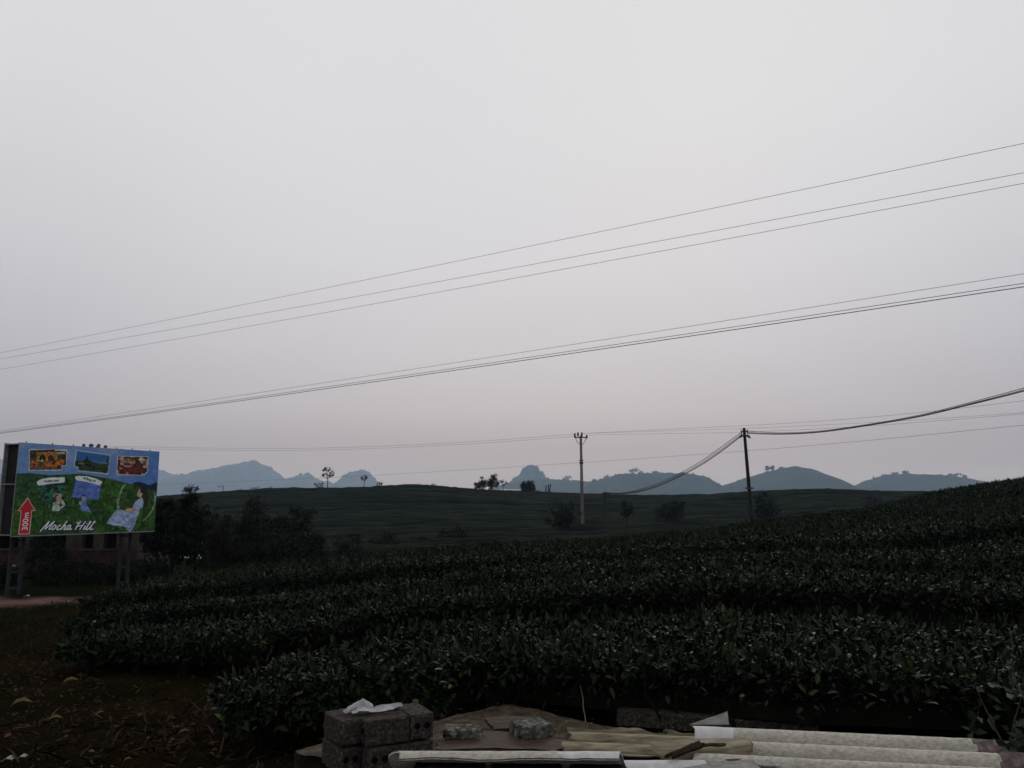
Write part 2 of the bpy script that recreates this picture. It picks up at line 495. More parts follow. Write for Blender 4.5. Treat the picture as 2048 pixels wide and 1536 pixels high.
def leaf_frames(A, N):
    A = unit(A)
    S = unit(np.cross(N, A))
    N = np.cross(A, S)
    return A, S, N

def leaf_mesh(name, P, A, N, L, W, tint, m, full=True):
    A, S, N = leaf_frames(A, N)
    T = LF_V if full else LS_V
    L = L[:, None, None]; W = W[:, None, None]
    V = P[:, None] + A[:, None] * T[None, :, 0:1] * L + S[:, None] * T[None, :, 1:2] * W + N[:, None] * T[None, :, 2:3] * L
    k = len(T)
    off = (np.arange(len(P)) * k)[:, None, None]
    fl = [(LF_T[None] + off).reshape(-1, 3), (LF_Q[None] + off).reshape(-1, 4)] if full else [(LS_T[None] + off).reshape(-1, 3)]
    return np_mesh(name, V.reshape(-1, 3), fl, m, attrs={'tint': np.repeat(tint, k)})

one_leaf = []
for q in range(6):
    v = LF_V.copy()
    v[:, 1] *= [.42, .38, .46, .40, .36, .44][q]
    v[:, 2] += -v[:, 0] ** 2 * [.05, .18, -.06, .1, .25, .0][q]
    v[:, 1] += v[:, 0] ** 2 * [.03, -.08, .05, .1, -.03, .0][q]
    me = np_mesh('leaf', v, [LF_T, LF_Q], M['tea_one'], smooth=True)
    one_leaf.append(me)

def leaf_object(p, a, s, n, L, k, parent, name='leaf'):
    o = bpy.data.objects.new(name, one_leaf[k])
    mtx = Matrix(((a[0] * L, s[0] * L, n[0] * L, p[0]), (a[1] * L, s[1] * L, n[1] * L, p[1]), (a[2] * L, s[2] * L, n[2] * L, p[2]), (0, 0, 0, 1)))
    o.parent = parent
    o.matrix_local = Matrix.Translation(-parent.location) @ mtx
    COL.objects.link(o)
    return o


# ------------------------------------------------------------------ tea rows
def hedge(idx, path, label, dens, leafL, full, n_obj, seed, hh=H):
    """One clipped row of tea. path: (x, y, half width, height factor)."""
    rg = np.random.default_rng(seed)
    P0 = np.array(path, float)
    seg = np.hypot(np.diff(P0[:, 0]), np.diff(P0[:, 1]))
    S0 = np.concatenate([[0], np.cumsum(seg)])
    L = S0[-1]
    def curve(s):
        x = np.interp(s, S0, P0[:, 0]); y = np.interp(s, S0, P0[:, 1]); w = np.interp(s, S0, P0[:, 2]); h = np.interp(s, S0, P0[:, 3])
        e = .15
        dx = np.interp(s + e, S0, P0[:, 0]) - np.interp(s - e, S0, P0[:, 0]); dy = np.interp(s + e, S0, P0[:, 1]) - np.interp(s - e, S0, P0[:, 1])
        n = np.hypot(dx, dy) + 1e-6
        return x, y, w, h, dx / n, dy / n
    # softer end caps
    def surf(s, ph, shrink=0.0):
        """ph 0 (front foot) .. pi (back foot); front is the side towards the yard."""
        x, y, w, h, tx, ty = curve(s)
        cap = np.sqrt(np.clip(1 - np.clip(1 - s / .55, 0, 1) ** 2, 0, 1)) * np.sqrt(np.clip(1 - np.clip(1 - (L - s) / .55, 0, 1) ** 2, 0, 1))
        lump = 1 + .26 * vnoise(s / .75 + seed * 3.1, ph * .8 + seed) + .16 * vnoise(s / .3, ph * 1.7 + seed * 2)
        c, q = np.cos(ph), np.sin(ph)
        ex = np.sign(c) * np.abs(c) ** .62
        ez = np.abs(q) ** .48
        ww = w * (.55 + .45 * cap) * (lump * .5 + .5) - shrink
        hz = (hh * h * (.7 + .3 * cap)) * (lump * .35 + .65) - shrink
        off = -ex * ww
        X = x + ty * -off * -1 * -1 if False else x - ty * off * 1.0
        Y = y + tx * off
        base = gz(X, Y)
        low = .10
        Z = base + low + (hz - low) * ez + .05 * vnoise(X * 1.3 + seed, Y * 1.3) + .03 * vnoise(X * 4, Y * 4 + seed)
        return np.stack([X, Y, Z], -1)
    mid = curve(np.array([L / 2]))
    loc = Vector((float(mid[0][0]), float(mid[1][0]), G(float(mid[0][0]), float(mid[1][0]))))
    root = empty('tea_hedge', loc, label, 'tea hedge', 'clipped rows of tea bushes')
    lv = np.array(loc)
    # leaf positions
    area = L * (2 * P0[:, 2].mean() + 2 * hh * .8)
    n = int(area * dens)
    s = rg.random(n) * L
    f = rg.random(n)
    # more on the top and the front
    ph = np.where(f < .015, rg.uniform(.45, .8, n), np.where(f < .2, rg.uniform(.80, 1.05, n), rg.uniform(.85, 2.33, n)))
    lowend = s < (1.5 if idx == 1 else 1.9 if idx == 2 else 1.0)
    ph = np.where(lowend & (rg.random(n) < .5), rg.uniform(.10, .85, n), ph)
    p = surf(s, ph)
    du = surf(s + .03, ph) - p; dv = surf(s, ph + .04) - p
    nn = unit(np.cross(dv, du)); nn = nn * np.sign(nn[:, 2:3] + 1e-6)
    front = np.cos(ph) > .58
    out = nn.copy()
    depth = rg.exponential(.045, n)
    stick = rg.random(n) < .055
    depth[stick] = -rg.uniform(.0, .07, stick.sum())
    p = p - out * depth[:, None] + rg.normal(0, .018, (n, 3))
    # leaf direction: outward and up on top, hanging on the face
    rnd = unit(rg.normal(0, 1, (n, 3)))
    A = unit(rnd * 1.0 + out * .45 + np.array([0, 0, .12]))
    A[stick] = unit(rnd[stick] * .35 + out[stick] * .3 + np.array([0, 0, .8]))
    hang = (front | (ph > 2.6)) & (rg.random(n) < .45)
    A[hang] = unit(rnd[hang] * .75 + out[hang] * .5 + np.array([0, 0, -.5]))
    N = unit(out * .7 + unit(rg.normal(0, 1, (n, 3))) * .7 + np.array([0, 0, .8]))
    ll = leafL * rg.uniform(.5, 1.2, n)
    wl_ = ll * rg.uniform(.36, .48, n)
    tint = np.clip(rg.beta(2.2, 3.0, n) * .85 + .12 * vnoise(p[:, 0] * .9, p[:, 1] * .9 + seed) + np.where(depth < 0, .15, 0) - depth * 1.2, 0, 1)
    tint[rg.random(n) < .0025] = 1.0
    # single leaves: the ones that show largest
    pick = np.zeros(n, bool)
    if n_obj:
        cand = (depth < .03) & (ph < 1.9) & (np.abs(p[:, 0] / p[:, 1]) < .66)
        dd = np.hypot(p[:, 0], p[:, 1]) - ll * 6 + rg.uniform(0, 1.1, n)
        dd[~cand] = 1e9
        ids = np.argsort(dd)[:n_obj]
        pick[ids] = True
        Af, Sf, Nf = leaf_frames(A, N)
        for i in ids:
            leaf_object(p[i], Af[i], Sf[i], Nf[i], float(ll[i] * 1.1), int(rg.integers(6)), root)
    k = ~pick
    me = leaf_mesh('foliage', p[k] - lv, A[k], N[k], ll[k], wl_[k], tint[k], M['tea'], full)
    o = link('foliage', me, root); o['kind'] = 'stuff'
    # opaque hull coloured near-black for the shade inside the hedge
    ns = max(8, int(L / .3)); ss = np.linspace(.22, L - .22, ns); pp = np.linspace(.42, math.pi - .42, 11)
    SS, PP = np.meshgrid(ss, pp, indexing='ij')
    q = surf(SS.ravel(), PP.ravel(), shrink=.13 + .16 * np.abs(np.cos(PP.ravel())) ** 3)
    me = np_mesh('dark_core', q - lv, [grid_faces(ns, 11)], M['core'], smooth=True)
    o = link('dark_core', me, root); o['kind'] = 'stuff'
    return root, surf, L, lv

ORD = ['', 'first', 'second', 'third', 'fourth', 'fifth', 'sixth', 'seventh', 'eighth', 'ninth', 'tenth', 'eleventh', 'twelfth', 'thirteenth',
       'fourteenth', 'fifteenth', 'sixteenth', 'seventeenth', 'eighteenth', 'nineteenth', 'twentieth', 'twenty-first']
rows = [
    ([(-2.05, 5.6, .42, .70), (-1.3, 6.05, .70, .80), (0, 6.6, .92, .90), (1.2, 6.25, 1.12, 1.0), (2.5, 5.9, 1.25, 1.0), (4.2, 5.8, 1.25, 1), (6.2, 5.8, 1.25, 1)],
     'broad dark tea hedge right behind the blocks and roofing sheets, large hanging leaves', 1350, .072, True, 300),
    ([(-4.4, 7.9, .45, .48), (-3, 8.3, .62, .66), (-1, 8.8, .64, .92), (1, 8.85, .66, 1.03), (3.5, 8.55, .68, 1.05), (6.2, 8.45, .68, 1.05), (8.2, 8.45, .68, 1.05)],
     'second clipped tea hedge from the concrete blocks, behind the dark trench', 1250, .068, True, 300),
    ([(-5.5, 10, .45, .5), (-3, 10.35, .62, .74), (0, 10.6, .66, 1), (3, 10.4, .66, 1), (7.2, 10.2, .66, 1), (9.5, 10.2, .66, 1)],
     'third clipped tea hedge from the concrete blocks', 1100, .067, True, 160),
]
y0 = 12.7
i = 4
while y0 < 42:
    x0 = {4: -7.0, 5: -7.6, 6: -7.7, 7: -8.2}.get(i, -.27 * y0 - .8 if y0 > 19 else -.36 * y0)
    x1 = .72 * y0 + 2
    if y0 > 26: x0 = -.12 * y0 - 1.5 + (y0 - 26) * .2
    xs = np.linspace(x0, x1, 8)
    rows.append(([(x, y0 - .03 * x * 1.0 + .25 * math.sin(x * .35 + i), (.62 + .05 * math.sin(k * 2.1 + i)) if k else .42, (1.1 if i in (4, 7, 11) else 1.0) if k > 1 else (.62, .82)[k]) for k, x in enumerate(xs)],
                 '%s clipped tea hedge from the concrete blocks, on the rising slope' % ORD[i],
                 max(220, 960 - 29 * (y0 - 12)), .065 + .0030 * (y0 - 12), y0 < 13, 60 if i < 6 else 0))
    y0 += 2.55 if i in (4, 7, 10) else 1.75; i += 1
for k, (pth, lab, dens, ll, full, nob) in enumerate(rows):
    hedge_root, surf, L, lv = hedge(k + 1, pth, lab, dens, ll, full, nob, 11 + k)
    if k < 4:                                   # woody stems under the nearest rows
        rg = random.Random(k)
        for s in np.arange(.3, L - .25, .42):
            p = surf(np.array([s]), np.array([.9 + .6 * rg.random()]))[0]
            x, y = p[0], p[1]
            b = MB()
            g = G(x, y)
            for q in range(6):
                a = rg.uniform(0, 6.28); r_ = rg.uniform(.1, .3)
                b.tube([(x - lv[0], y - lv[1], g - .03 - lv[2]), (x + .25 * r_ * math.cos(a) - lv[0], y + .25 * r_ * math.sin(a) - lv[1], g + .13 - lv[2]),
                        (x + r_ * math.cos(a) - lv[0], y + r_ * math.sin(a) - lv[1], g + .42 - lv[2])], [.016, .011, .006], 4, cap=False)
            b.build('stem', M['twig'], hedge_root)

# the far tea field: rows too small to tell apart
Vs, Fs, nb = [], [], 0
row_y = 50.0
ri = 0
while row_y < 172:
    if ri % 13 not in (4, 8, 9):
        xs = np.arange(-.74 * row_y - 4, .72 * row_y + 6, 1.3)
        yy = row_y + .05 * xs + 3.2 * np.sin(xs / 33 + .4) + 1.5 * np.sin(xs / 12 + ri * .05)
        w = .72
        prof = [(-w, .02), (-w * .85, .36), (-w * .2, .55), (w * .5, .52), (w, .02)]
        cols = []
        for dy, dz in prof:
            Y = yy + dy + .12 * vnoise(xs / 2.1 + ri, xs * 0 + dy * 9)
            Z = gz(xs, Y) + dz * (1 + .7 * vnoise(xs / 1.6 + ri * 3.3, xs * 0 + dy)) - .02
            cols.append(np.stack([xs, Y, Z], -1))
        V = np.stack(cols, 1).reshape(-1, 3)
        Vs.append(V); Fs.append(grid_faces(len(xs), 5) + nb); nb += len(V)
    row_y += 1.75 + (.5 if ri % 5 == 2 else 0); ri += 1
me = np_mesh('far_tea_rows', np.concatenate(Vs), [np.concatenate(Fs)], M['rowtea'])
thing(link('far_tea_rows', me), 'dark terraced tea rows covering the far hillside', 'tea field', kind='stuff')


# ------------------------------------------------------------------ trees and bushes
def foliage(name, blobs, n, leafL, m, parent, seed, asp=.45, droop=0.0, clumps=10, full=False, spread=.32):
    """Leaves in clumps spread over a set of ellipsoids (x, y, z, rx, ry, rz) in the parent's space."""
    rg = np.random.default_rng(seed)
    B = np.array(blobs, float)
    vol = B[:, 3] * B[:, 4] * B[:, 5]
    bi = rg.choice(len(B), len(B) * clumps, p=vol / vol.sum())
    cd = unit(rg.normal(0, 1, (len(bi), 3))) * rg.uniform(.45, 1.0, (len(bi), 1))
    cc = B[bi, :3] + cd * B[bi, 3:]
    cr = B[bi, 3:].mean(1) * spread * rg.uniform(.6, 1.3, len(bi))
    k = rg.integers(0, len(bi), n)
    d = rg.normal(0, .55, (n, 3))
    p = cc[k] + d * cr[k][:, None]
    ctr = B[:, :3].mean(0)
    out = unit(p - ctr + 1e-4)
    A = unit(unit(rg.normal(0, 1, (n, 3))) + out * .5 + np.array([0, 0, -droop]))
    N = unit(out * .6 + np.array([0, 0, .7]) + unit(rg.normal(0, 1, (n, 3))) * .9)
    ll = leafL * rg.uniform(.6, 1.3, n)
    tint = np.clip(rg.beta(2, 3, n) + rg.normal(0, .12, len(bi))[k], 0, 1)
    me = leaf_mesh(name, p, A, N, ll, ll * asp, tint, m, full)
    o = link(name, me, parent); o['kind'] = 'stuff'
    return cc

def tree(name, label, cat, base, trunk_h, blobs, n, leafL, m, seed, group=None, r0=.09, asp=.45, clumps=10, limbs=6, spread=.32, droop=0.0, kind_leaf='crown'):
    rg = random.Random(seed)
    root = empty(name, base, label, cat, group)
    cc = foliage(kind_leaf, blobs, n, leafL, m, root, seed, asp, droop, clumps, spread=spread)
    b = MB()
    top = (rg.uniform(-.1, .1) * trunk_h * .4, rg.uniform(-.1, .1) * trunk_h * .4, trunk_h)
    b.tube([(0, 0, -.15 - (1.2 if group and 'crest' in group else 0)), (top[0] * .3, top[1] * .5, trunk_h * .5), top], [r0 * 1.25, r0, r0 * .75], 7)
    for q in range(limbs):
        c = cc[rg.randrange(len(cc))]
        mid = [top[j] * .5 + c[j] * .5 + rg.uniform(-.1, .1) * trunk_h * .3 for j in range(3)]
        b.tube([top, mid, tuple(c)], [r0 * .6, r0 * .4, r0 * .15], 5)
    b.build('trunk', M['bark'], root)
    return root

def on_ground(px, py, d):
    p = at(px, py, d); return Vector((p.x, p.y, G(p.x, p.y)))

def S(px, d): return px / F * d                     # size in metres of px pixels at distance d

# trees on the crest of the far tea hill
def crest_tree(px, top, bot, d, wpx, label, blobs_rel, n, leaf, seed, m='hilltree', trunk=.45, name='tree', group='trees along the crest of the far tea hill', clumps=9, spread=.3, droop=0., asp=.5):
    b = on_ground(px, bot, d)
    b.z = at(px, bot + 1, d).z
    hgt = at(px, top, d).z - b.z
    w = S(wpx, d) / 2
    blobs = [(x * w, y * w, z * hgt, rx * w, rx * w, rz * hgt) for x, y, z, rx, rz in blobs_rel]
    return tree(name, label, 'tree' if 'tree' in name else 'shrub', b, trunk * hgt, blobs, n, leaf, M[m], seed, group, r0=max(.06, hgt * .02), clumps=clumps, spread=spread, droop=droop, asp=asp)

VASE = [(-.55, 0, .72, .42, .15), (.5, .1, .75, .42, .15), (-.1, 0, .88, .5, .12), (.15, -.3, .6, .4, .12)]
ROUND = [(0, 0, .55, .85, .40), (-.35, 0, .45, .6, .32), (.35, .1, .5, .6, .33)]
LOW = [(-.5, 0, .45, .5, .4), (.45, 0, .5, .5, .4), (0, .1, .6, .5, .4)]
crest_tree(655, 935, 976, 147, 28, 'lone vase shaped tree with thin open crown, taller one on the far hill crest', VASE, 420, .30, 21, clumps=7)
crest_tree(728, 950, 972, 149, 15, 'small vase shaped tree on the far crest under the rounded peak', VASE, 230, .24, 22, clumps=6)
crest_tree(638, 964, 977, 147, 22, 'low spreading shrub beside the taller lone crest tree', LOW, 300, .22, 23, name='shrub', trunk=.2)
crest_tree(760, 961, 971, 149, 14, 'small bush on the crest beside the small vase shaped tree', LOW, 200, .2, 24, name='shrub', trunk=.2)
crest_tree(540, 973, 981, 146, 9, 'tiny dark bush on the crest beside the scraggly bush', LOW, 130, .18, 25, name='shrub', trunk=.2)
crest_tree(508, 973, 982, 145, 20, 'scraggly pale bush on the crest below the long mountain', LOW, 160, .2, 26, name='shrub', trunk=.2, clumps=6)
crest_tree(480, 977, 983, 144, 8, 'sparse sapling on the crest beside the street lamp', LOW, 50, .16, 27, name='shrub', trunk=.3, clumps=5)
crest_tree(866, 967, 972, 150, 11, 'flat tuft of shrub alone on the highest part of the crest', LOW, 110, .2, 28, name='shrub', trunk=.1)
crest_tree(378, 970, 990, 120, 34, 'rounded hazy tree on the crest behind the billboard shrub', ROUND, 420, .3, 29, clumps=9)
crest_tree(985, 947, 978, 152, 22, 'palm like tree with shaggy head above the crest thicket', [(0, 0, .80, .75, .16), (.1, 0, .62, .8, .12), (.5, 0, .35, .6, .2)], 480, .42, 30, droop=.3)
crest_tree(970, 959, 977, 152, 46, 'dense rounded thicket left of the farm roof on the crest', [(-.5, 0, .4, .45, .4), (.1, 0, .5, .55, .5), (.6, 0, .4, .4, .45), (-.85, 0, .2, .25, .25)], 2600, .30, 31, name='shrub', trunk=.2, clumps=16)
crest_tree(965, 953, 970, 153, 10, 'thin sprig of a tree rising from the crest thicket', [(0, 0, .88, .8, .1)], 60, .3, 32, clumps=5)
crest_tree(1006, 960, 978, 151, 18, 'airy umbrella shaped tree beside the farm roof', [(-.2, 0, .8, .6, .12), (.5, 0, .68, .5, .1), (0, 0, .5, .5, .1)], 170, .28, 33, clumps=6)
crest_tree(1056, 961, 986, 151, 30, 'dense round dark tree at the end of the farm roof', [(0, 0, .52, .92, .48), (-.2, 0, .4, .75, .38), (.2, 0, .42, .78, .4)], 3200, .30, 34, clumps=40, trunk=.2, spread=.24)
crest_tree(1075, 980, 986, 151, 16, 'low bush at the foot of the round dark tree', LOW, 130, .2, 35, name='shrub', trunk=.1)
for px, tp, lab in ((1092, 971, 'bare straight post on the crest, shortest of three'), (1097, 969, 'bare stump post on the crest, middle of three'), (1101, 969, 'bare leaning post on the crest beside two straight ones')):
    b0 = on_ground(px - (0 if px < 1100 else 3), 987, 150); t0 = at(px, tp, 150)
    b = MB(); b.tube([(0, 0, -.2), (t0.x - b0.x, 0, t0.z - b0.z)], [.14, .11], 6)
    b.tube([((t0.x - b0.x) * .85, 0, (t0.z - b0.z) * .86), ((t0.x - b0.x) + .12, 0, (t0.z - b0.z) * .97)], [.09, .12], 6)
    thing(b.build('bare_post', M['bark'], None, loc=b0), lab, 'post', 'bare posts on the crest')

# valley trees on the slope between the near field and the far hill
def valley(px, top, bot, d, wpx, label, rel, n, leaf, seed, m='bush', name='tree', **k):
    p = at(px, bot, d); p.z = min(G(p.x, p.y), p.z + .4)
    hgt = at(px, top, d).z - p.z
    w = S(wpx, d) / 2
    blobs = [(x * w, y * w, z * hgt, rx * w, rx * w, rz * hgt) for x, y, z, rx, rz in rel]
    return tree(name, label, 'tree' if 'tree' in name else 'shrub', p, k.pop('trunk', .3) * hgt, blobs, n, leaf, M[m], seed, k.pop('group', 'trees and bushes in the valley'), r0=max(.04, hgt * .022), **k)

valley(1125, 1008, 1062, 68, 74, 'wide dark tree in the valley beside the tall concrete pole', [(-.45, 0, .6, .5, .32), (.4, 0, .65, .55, .32), (0, 0, .75, .5, .25), (0, 0, .4, .5, .2)], 1900, .22, 41, clumps=16, limbs=9)
valley(1254, 1001, 1056, 72, 28, 'slim upright tree with bare stem right of the short pole', [(0, 0, .78, .7, .22), (-.15, 0, .58, .7, .18), (.3, 0, .72, .55, .2)], 800, .2, 42, trunk=.5, clumps=12)
valley(1345, 996, 1052, 74, 62, 'broad blurred bush tree beyond the near tea crest', [(.3, 0, .72, .6, .28), (-.35, 0, .45, .62, .35), (.1, 0, .4, .7, .35)], 1700, .22, 43, clumps=15)
valley(1531, 982, 1030, 75, 52, 'round dark bush tree below the leaning pole', [(0, 0, .5, .85, .5), (-.3, 0, .4, .65, .4), (.35, 0, .35, .7, .35)], 2200, .22, 44, clumps=22)
valley(1745, 989, 1000, 90, 40, 'small pale bush peeping over the near tea crest', LOW, 420, .2, 45, m='bushbrown', name='shrub', trunk=.1)
valley(1110, 995, 1012, 95, 8, 'tiny dark shrub on the hillside below the bare posts', LOW, 90, .2, 46, name='shrub', trunk=.1)
valley(905, 1052, 1088, 58, 66, 'low brownish bush at the valley edge below the tea hill', [(-.4, 0, .4, .6, .4), (.3, 0, .5, .6, .45), (.75, 0, .3, .4, .3)], 1500, .16, 47, m='bushbrown', name='shrub', trunk=.1, clumps=14)
valley(770, 1064, 1098, 50, 60, 'dark spreading bush in the valley, next to the brownish one', [(-.5, 0, .35, .5, .4), (.2, 0, .5, .6, .42), (.8, 0, .3, .3, .3)], 1300, .15, 48, name='shrub', trunk=.1, clumps=14)
valley(690, 1056, 1098, 48, 64, 'dull grey-green bush beside the big thicket', [(-.3, 0, .45, .6, .4), (.5, 0, .4, .5, .4)], 1300, .15, 49, m='bushbrown', name='shrub', trunk=.1, clumps=14)
valley(835, 1072, 1092, 56, 50, 'flat bramble patch between two valley bushes', LOW, 700, .14, 50, name='shrub', trunk=.1, clumps=9)
valley(985, 1078, 1094, 50, 62, 'low dark bramble where the near field meets the valley', LOW, 800, .14, 51, name='shrub', trunk=.1, clumps=10)
# thicket right of the billboard
TH_G = 'bushes of the thicket beside the billboard'
valley(500, 992, 1112, 29, 100, 'tallest dark bush of the thicket, peaked crown', [(0, 0, .80, .7, .18), (-.3, 0, .55, .8, .3), (.35, .2, .5, .8, .3), (0, -.2, .25, .95, .25)], 7140, .11, 52, m='bushbrown', name='shrub', trunk=.2, clumps=26, group=TH_G)
valley(585, 1008, 1115, 29.5, 110, 'broad olive bush of the thicket with bright top edge', [(.1, 0, .8, .65, .2), (-.2, 0, .55, .8, .3), (.4, 0, .45, .6, .3), (0, -.2, .25, .9, .25)], 7140, .11, 53, m='bush', name='shrub', trunk=.2, clumps=26, group=TH_G)
valley(440, 1018, 1115, 28, 80, 'dusky bush between the billboard tree and the peaked bush', [(0, 0, .7, .8, .25), (-.2, 0, .4, .9, .35), (.3, 0, .3, .8, .3)], 4930, .11, 54, m='bushbrown', name='shrub', trunk=.2, clumps=20, group=TH_G)
valley(540, 1055, 1122, 27, 120, 'low dark bush at the foot of the thicket', [(-.45, 0, .5, .5, .45), (.35, 0, .5, .6, .45)], 4420, .10, 55, m='bush', name='shrub', trunk=.1, clumps=20, group=TH_G)
valley(630, 1065, 1116, 31, 60, 'small bush at the thicket end near the tea rows', [(0, 0, .5, .8, .45)], 1870, .1, 56, m='bush', name='shrub', trunk=.1, clumps=12, group=TH_G)
valley(345, 972, 1120, 25, 120, 'big leaved tree right of the billboard with gaps in its lower crown',
       [(-.15, 0, .68, .55, .20), (.45, 0, .72, .5, .18), (.0, 0, .5, .85, .22), (-.5, 0, .6, .45, .22), (.55, 0, .45, .45, .2), (.75, 0, .88, .2, .08), (.3, 0, .95, .2, .06)], 4420, .20, 57, trunk=.35, clumps=11, limbs=12, droop=.4, group=TH_G)
valley(400, 1040, 1122, 25.5, 50, 'upright bush touching the billboard tree', [(0, 0, .5, .8, .48)], 1870, .12, 58, m='bushbrown', name='shrub', trunk=.1, clumps=14, group=TH_G)
# dark bushes behind and under the billboard
for q, (px, tp, bt, d, w, lab) in enumerate(((120, 1118, 1185, 22, 130, 'dark bush behind the billboard, between its two legs'), (-20, 1125, 1195, 20.5, 110, 'dark bush behind the near leg of the billboard'),
                                             (215, 1122, 1170, 23.5, 110, 'dark bush behind the far leg of the billboard'), (290, 1108, 1150, 24.5, 120, 'low bush under the billboard tree'),
                                             (85, 1068, 1150, 26, 70, 'tall weedy bush against the brick house'))):
    valley(px, tp, bt, d, w, lab, [(-.4, 0, .45, .6, .45), (.35, 0, .5, .65, .45)], 2400, .11, 60 + q, m='bush', name='shrub', trunk=.1, clumps=18, group='bushes round the billboard')

# trees on the ridges of the distant hills
M['ridge'] = mat('ridge_tree', [(0, (.010, .015, .012)), (1, (.028, .036, .026))], attr='tint', rough=.9, spec=0)
ridge = [(1136, 951, 962, 1150, 14, 'round tree standing alone on the low saddle of the distant ridge'), (1128, 956, 962, 1150, 8, 'small tree touching the round saddle tree'),
         (1190, 957, 968, 1000, 16, 'rounded tree at the start of the long distant ridge'), (1212, 952, 962, 1000, 14, 'tree on the ridge beside the rounded starting tree'),
         (1236, 948, 956, 1000, 14, 'low tree on the rising ridge'), (1268, 937, 952, 1000, 20, 'tallest feathery tree of the ridge clump'),
         (1283, 943, 951, 1000, 16, 'lower tree of the ridge clump, next to the feathery one'), (1310, 942, 951, 1000, 12, 'separate dark tree right after the ridge clump'),
         (1322, 947, 951, 1000, 8, 'tiny tree at the end of the ridge clump'), (1388, 947, 953, 1000, 10, 'tree where the long ridge begins to fall'),
         (1404, 951, 958, 1000, 7, 'leaning tree on the falling end of the ridge'), (1416, 956, 964, 1000, 8, 'last tree on the falling end of the ridge'),
         (1536, 932, 946, 950, 9, 'round lollipop tree on the smooth conical hill'), (1545, 931, 944, 950, 7, 'smaller lollipop tree beside the round one'),
         (1562, 935, 940, 950, 8, 'low bush near the top of the smooth conical hill'),
         (1750, 955, 962, 1000, 12, 'tree on the wooded shoulder of the last hill'), (1770, 948, 957, 1000, 14, 'taller tree on the wooded shoulder of the last hill'), (1790, 945, 951, 1000, 12, 'tree at the flat top of the last hill'),
         (1812, 941, 949, 1000, 12, 'flat crowned tree at the summit of the last hill'), (1900, 948, 957, 1000, 10, 'dark tree before the umbrella tree on the last hill'), (1914, 947, 958, 1000, 16, 'wide umbrella tree on the falling ridge of the last hill'),
         (1930, 950, 961, 1000, 10, 'last tree on the falling ridge of the last hill'), (1714, 970, 976, 1050, 16, 'small tree in the gap between two distant hills')]
for q, (px, tp, bt, d, w, lab) in enumerate(ridge):
    d *= 1.97
    p = at(px, bt + 3, d); hgt = at(px, tp, d).z - p.z; wm = S(w, d) / 2
    rel = [[(0, 0, .72, .8, .28), (-.3, 0, .6, .6, .25)], [(-.4, 0, .6, .5, .3), (.4, 0, .75, .6, .2), (0, 0, .5, .6, .3)], [(.2, 0, .85, .9, .12), (-.4, 0, .7, .5, .15)]][q % 3 if 'umbrella' not in lab else 2]
    if 'round' in lab or 'lollipop' in lab: rel = [(0, 0, .68, .9, .32)]
    tree('tree', lab, 'tree', p, hgt * .5, [(x * wm, y * wm, z * hgt, rx * wm, rx * wm, rz * hgt) for x, y, z, rx, rz in rel], 260, 3.0, M['ridge'], 200 + q, 'trees on the ridges of the distant hills', r0=.5, clumps=10, limbs=3, asp=.7)


# ------------------------------------------------------------------ billboard
M['steel'] = mat('galvanised_steel', [(.3, (.16, .165, .17)), (.7, (.28, .28, .28))], scale=6, rough=.55, spec=.4, metal=.3)
M['dull_steel'] = mat('weathered_steel', [(.3, (.006, .007, .008)), (.7, (.018, .019, .021))], scale=8, rough=.7, spec=.3)
M['black'] = mat('dark_cavity_sheet', [(.3, (.012, .011, .012)), (.7, (.022, .02, .02))], scale=4, rough=.9, spec=.1)
M['white'] = mat('white_print', [(.3, (.72, .72, .76)), (.7, (.82, .82, .86))], scale=4, rough=.55, spec=.3)
M['navy'] = mat('navy_print', [(.3, (.008, .012, .05)), (.7, (.012, .016, .07))], scale=4, rough=.55, spec=.3)
M['red'] = mat('red_print', [(.3, (.42, .012, .018)), (.7, (.52, .016, .022))], scale=4, rough=.5, spec=.3)
M['pink'] = mat('arrow_border', [(.3, (.62, .42, .36)), (.7, (.75, .52, .45))], scale=4, rough=.5, spec=.3)
M['ink'] = mat('dark_lettering', [(.3, (.03, .03, .05)), (.7, (.05, .05, .07))], scale=4, rough=.5, spec=.3)

ZS = 1792 / 420.0                                      # scale of the enlargement the poster was measured in
def zp(X, Y): return (X / ZS, 860 + Y / ZS)
TLp, TRp, BRp, BLp = zp(178, 105), zp(1362, 203), zp(1312, 880), zp(80, 905)
DL = 18.0
tl, bl = at(*TLp, DL), at(*BLp, DL)
hgtL = tl.z - bl.z
u1 = at(*TRp, 1.0).z - at(*BRp, 1.0).z
DR = hgtL / u1
tr, br = at(*TRp, DR), at(*BRp, DR)
PX0 = Vector(((tl.x + bl.x) / 2, DL, bl.z))            # lower left corner of the face
PX1 = Vector(((tr.x + br.x) / 2, DR, bl.z))
PW = (PX1.xy - PX0.xy).length
PH = hgtL
pdir = Vector(((PX1.x - PX0.x) / PW, (PX1.y - PX0.y) / PW, 0))
pnor = Vector((pdir.y, -pdir.x, 0))                    # faces the yard
pang = math.atan2(pdir.y, pdir.x)

def on_panel(px, py):
    d = at(px, py, 10.0) - CAM
    t = (PX0 - CAM).dot(pnor) / d.dot(pnor)
    q = CAM + d * t - PX0
    return q.dot(pdir) / PW, q.z / PH
def pz(X, Y): return on_panel(*zp(X, Y))

bb_base = Vector((PX0.x, PX0.y, G(PX0.x, PX0.y)))
bb = empty('billboard', bb_base, 'leaning looking double faced roadside billboard of green hills on steel legs, red arrow at its corner', 'billboard', rz=pang)
bb['label'] = 'large double faced billboard printed with green hills, cafe photos and a seated woman'
zb = PX0.z - bb_base.z                                  # bottom edge of the face in the board's own space
TK = 0.56                                               # depth of the box between the two faces

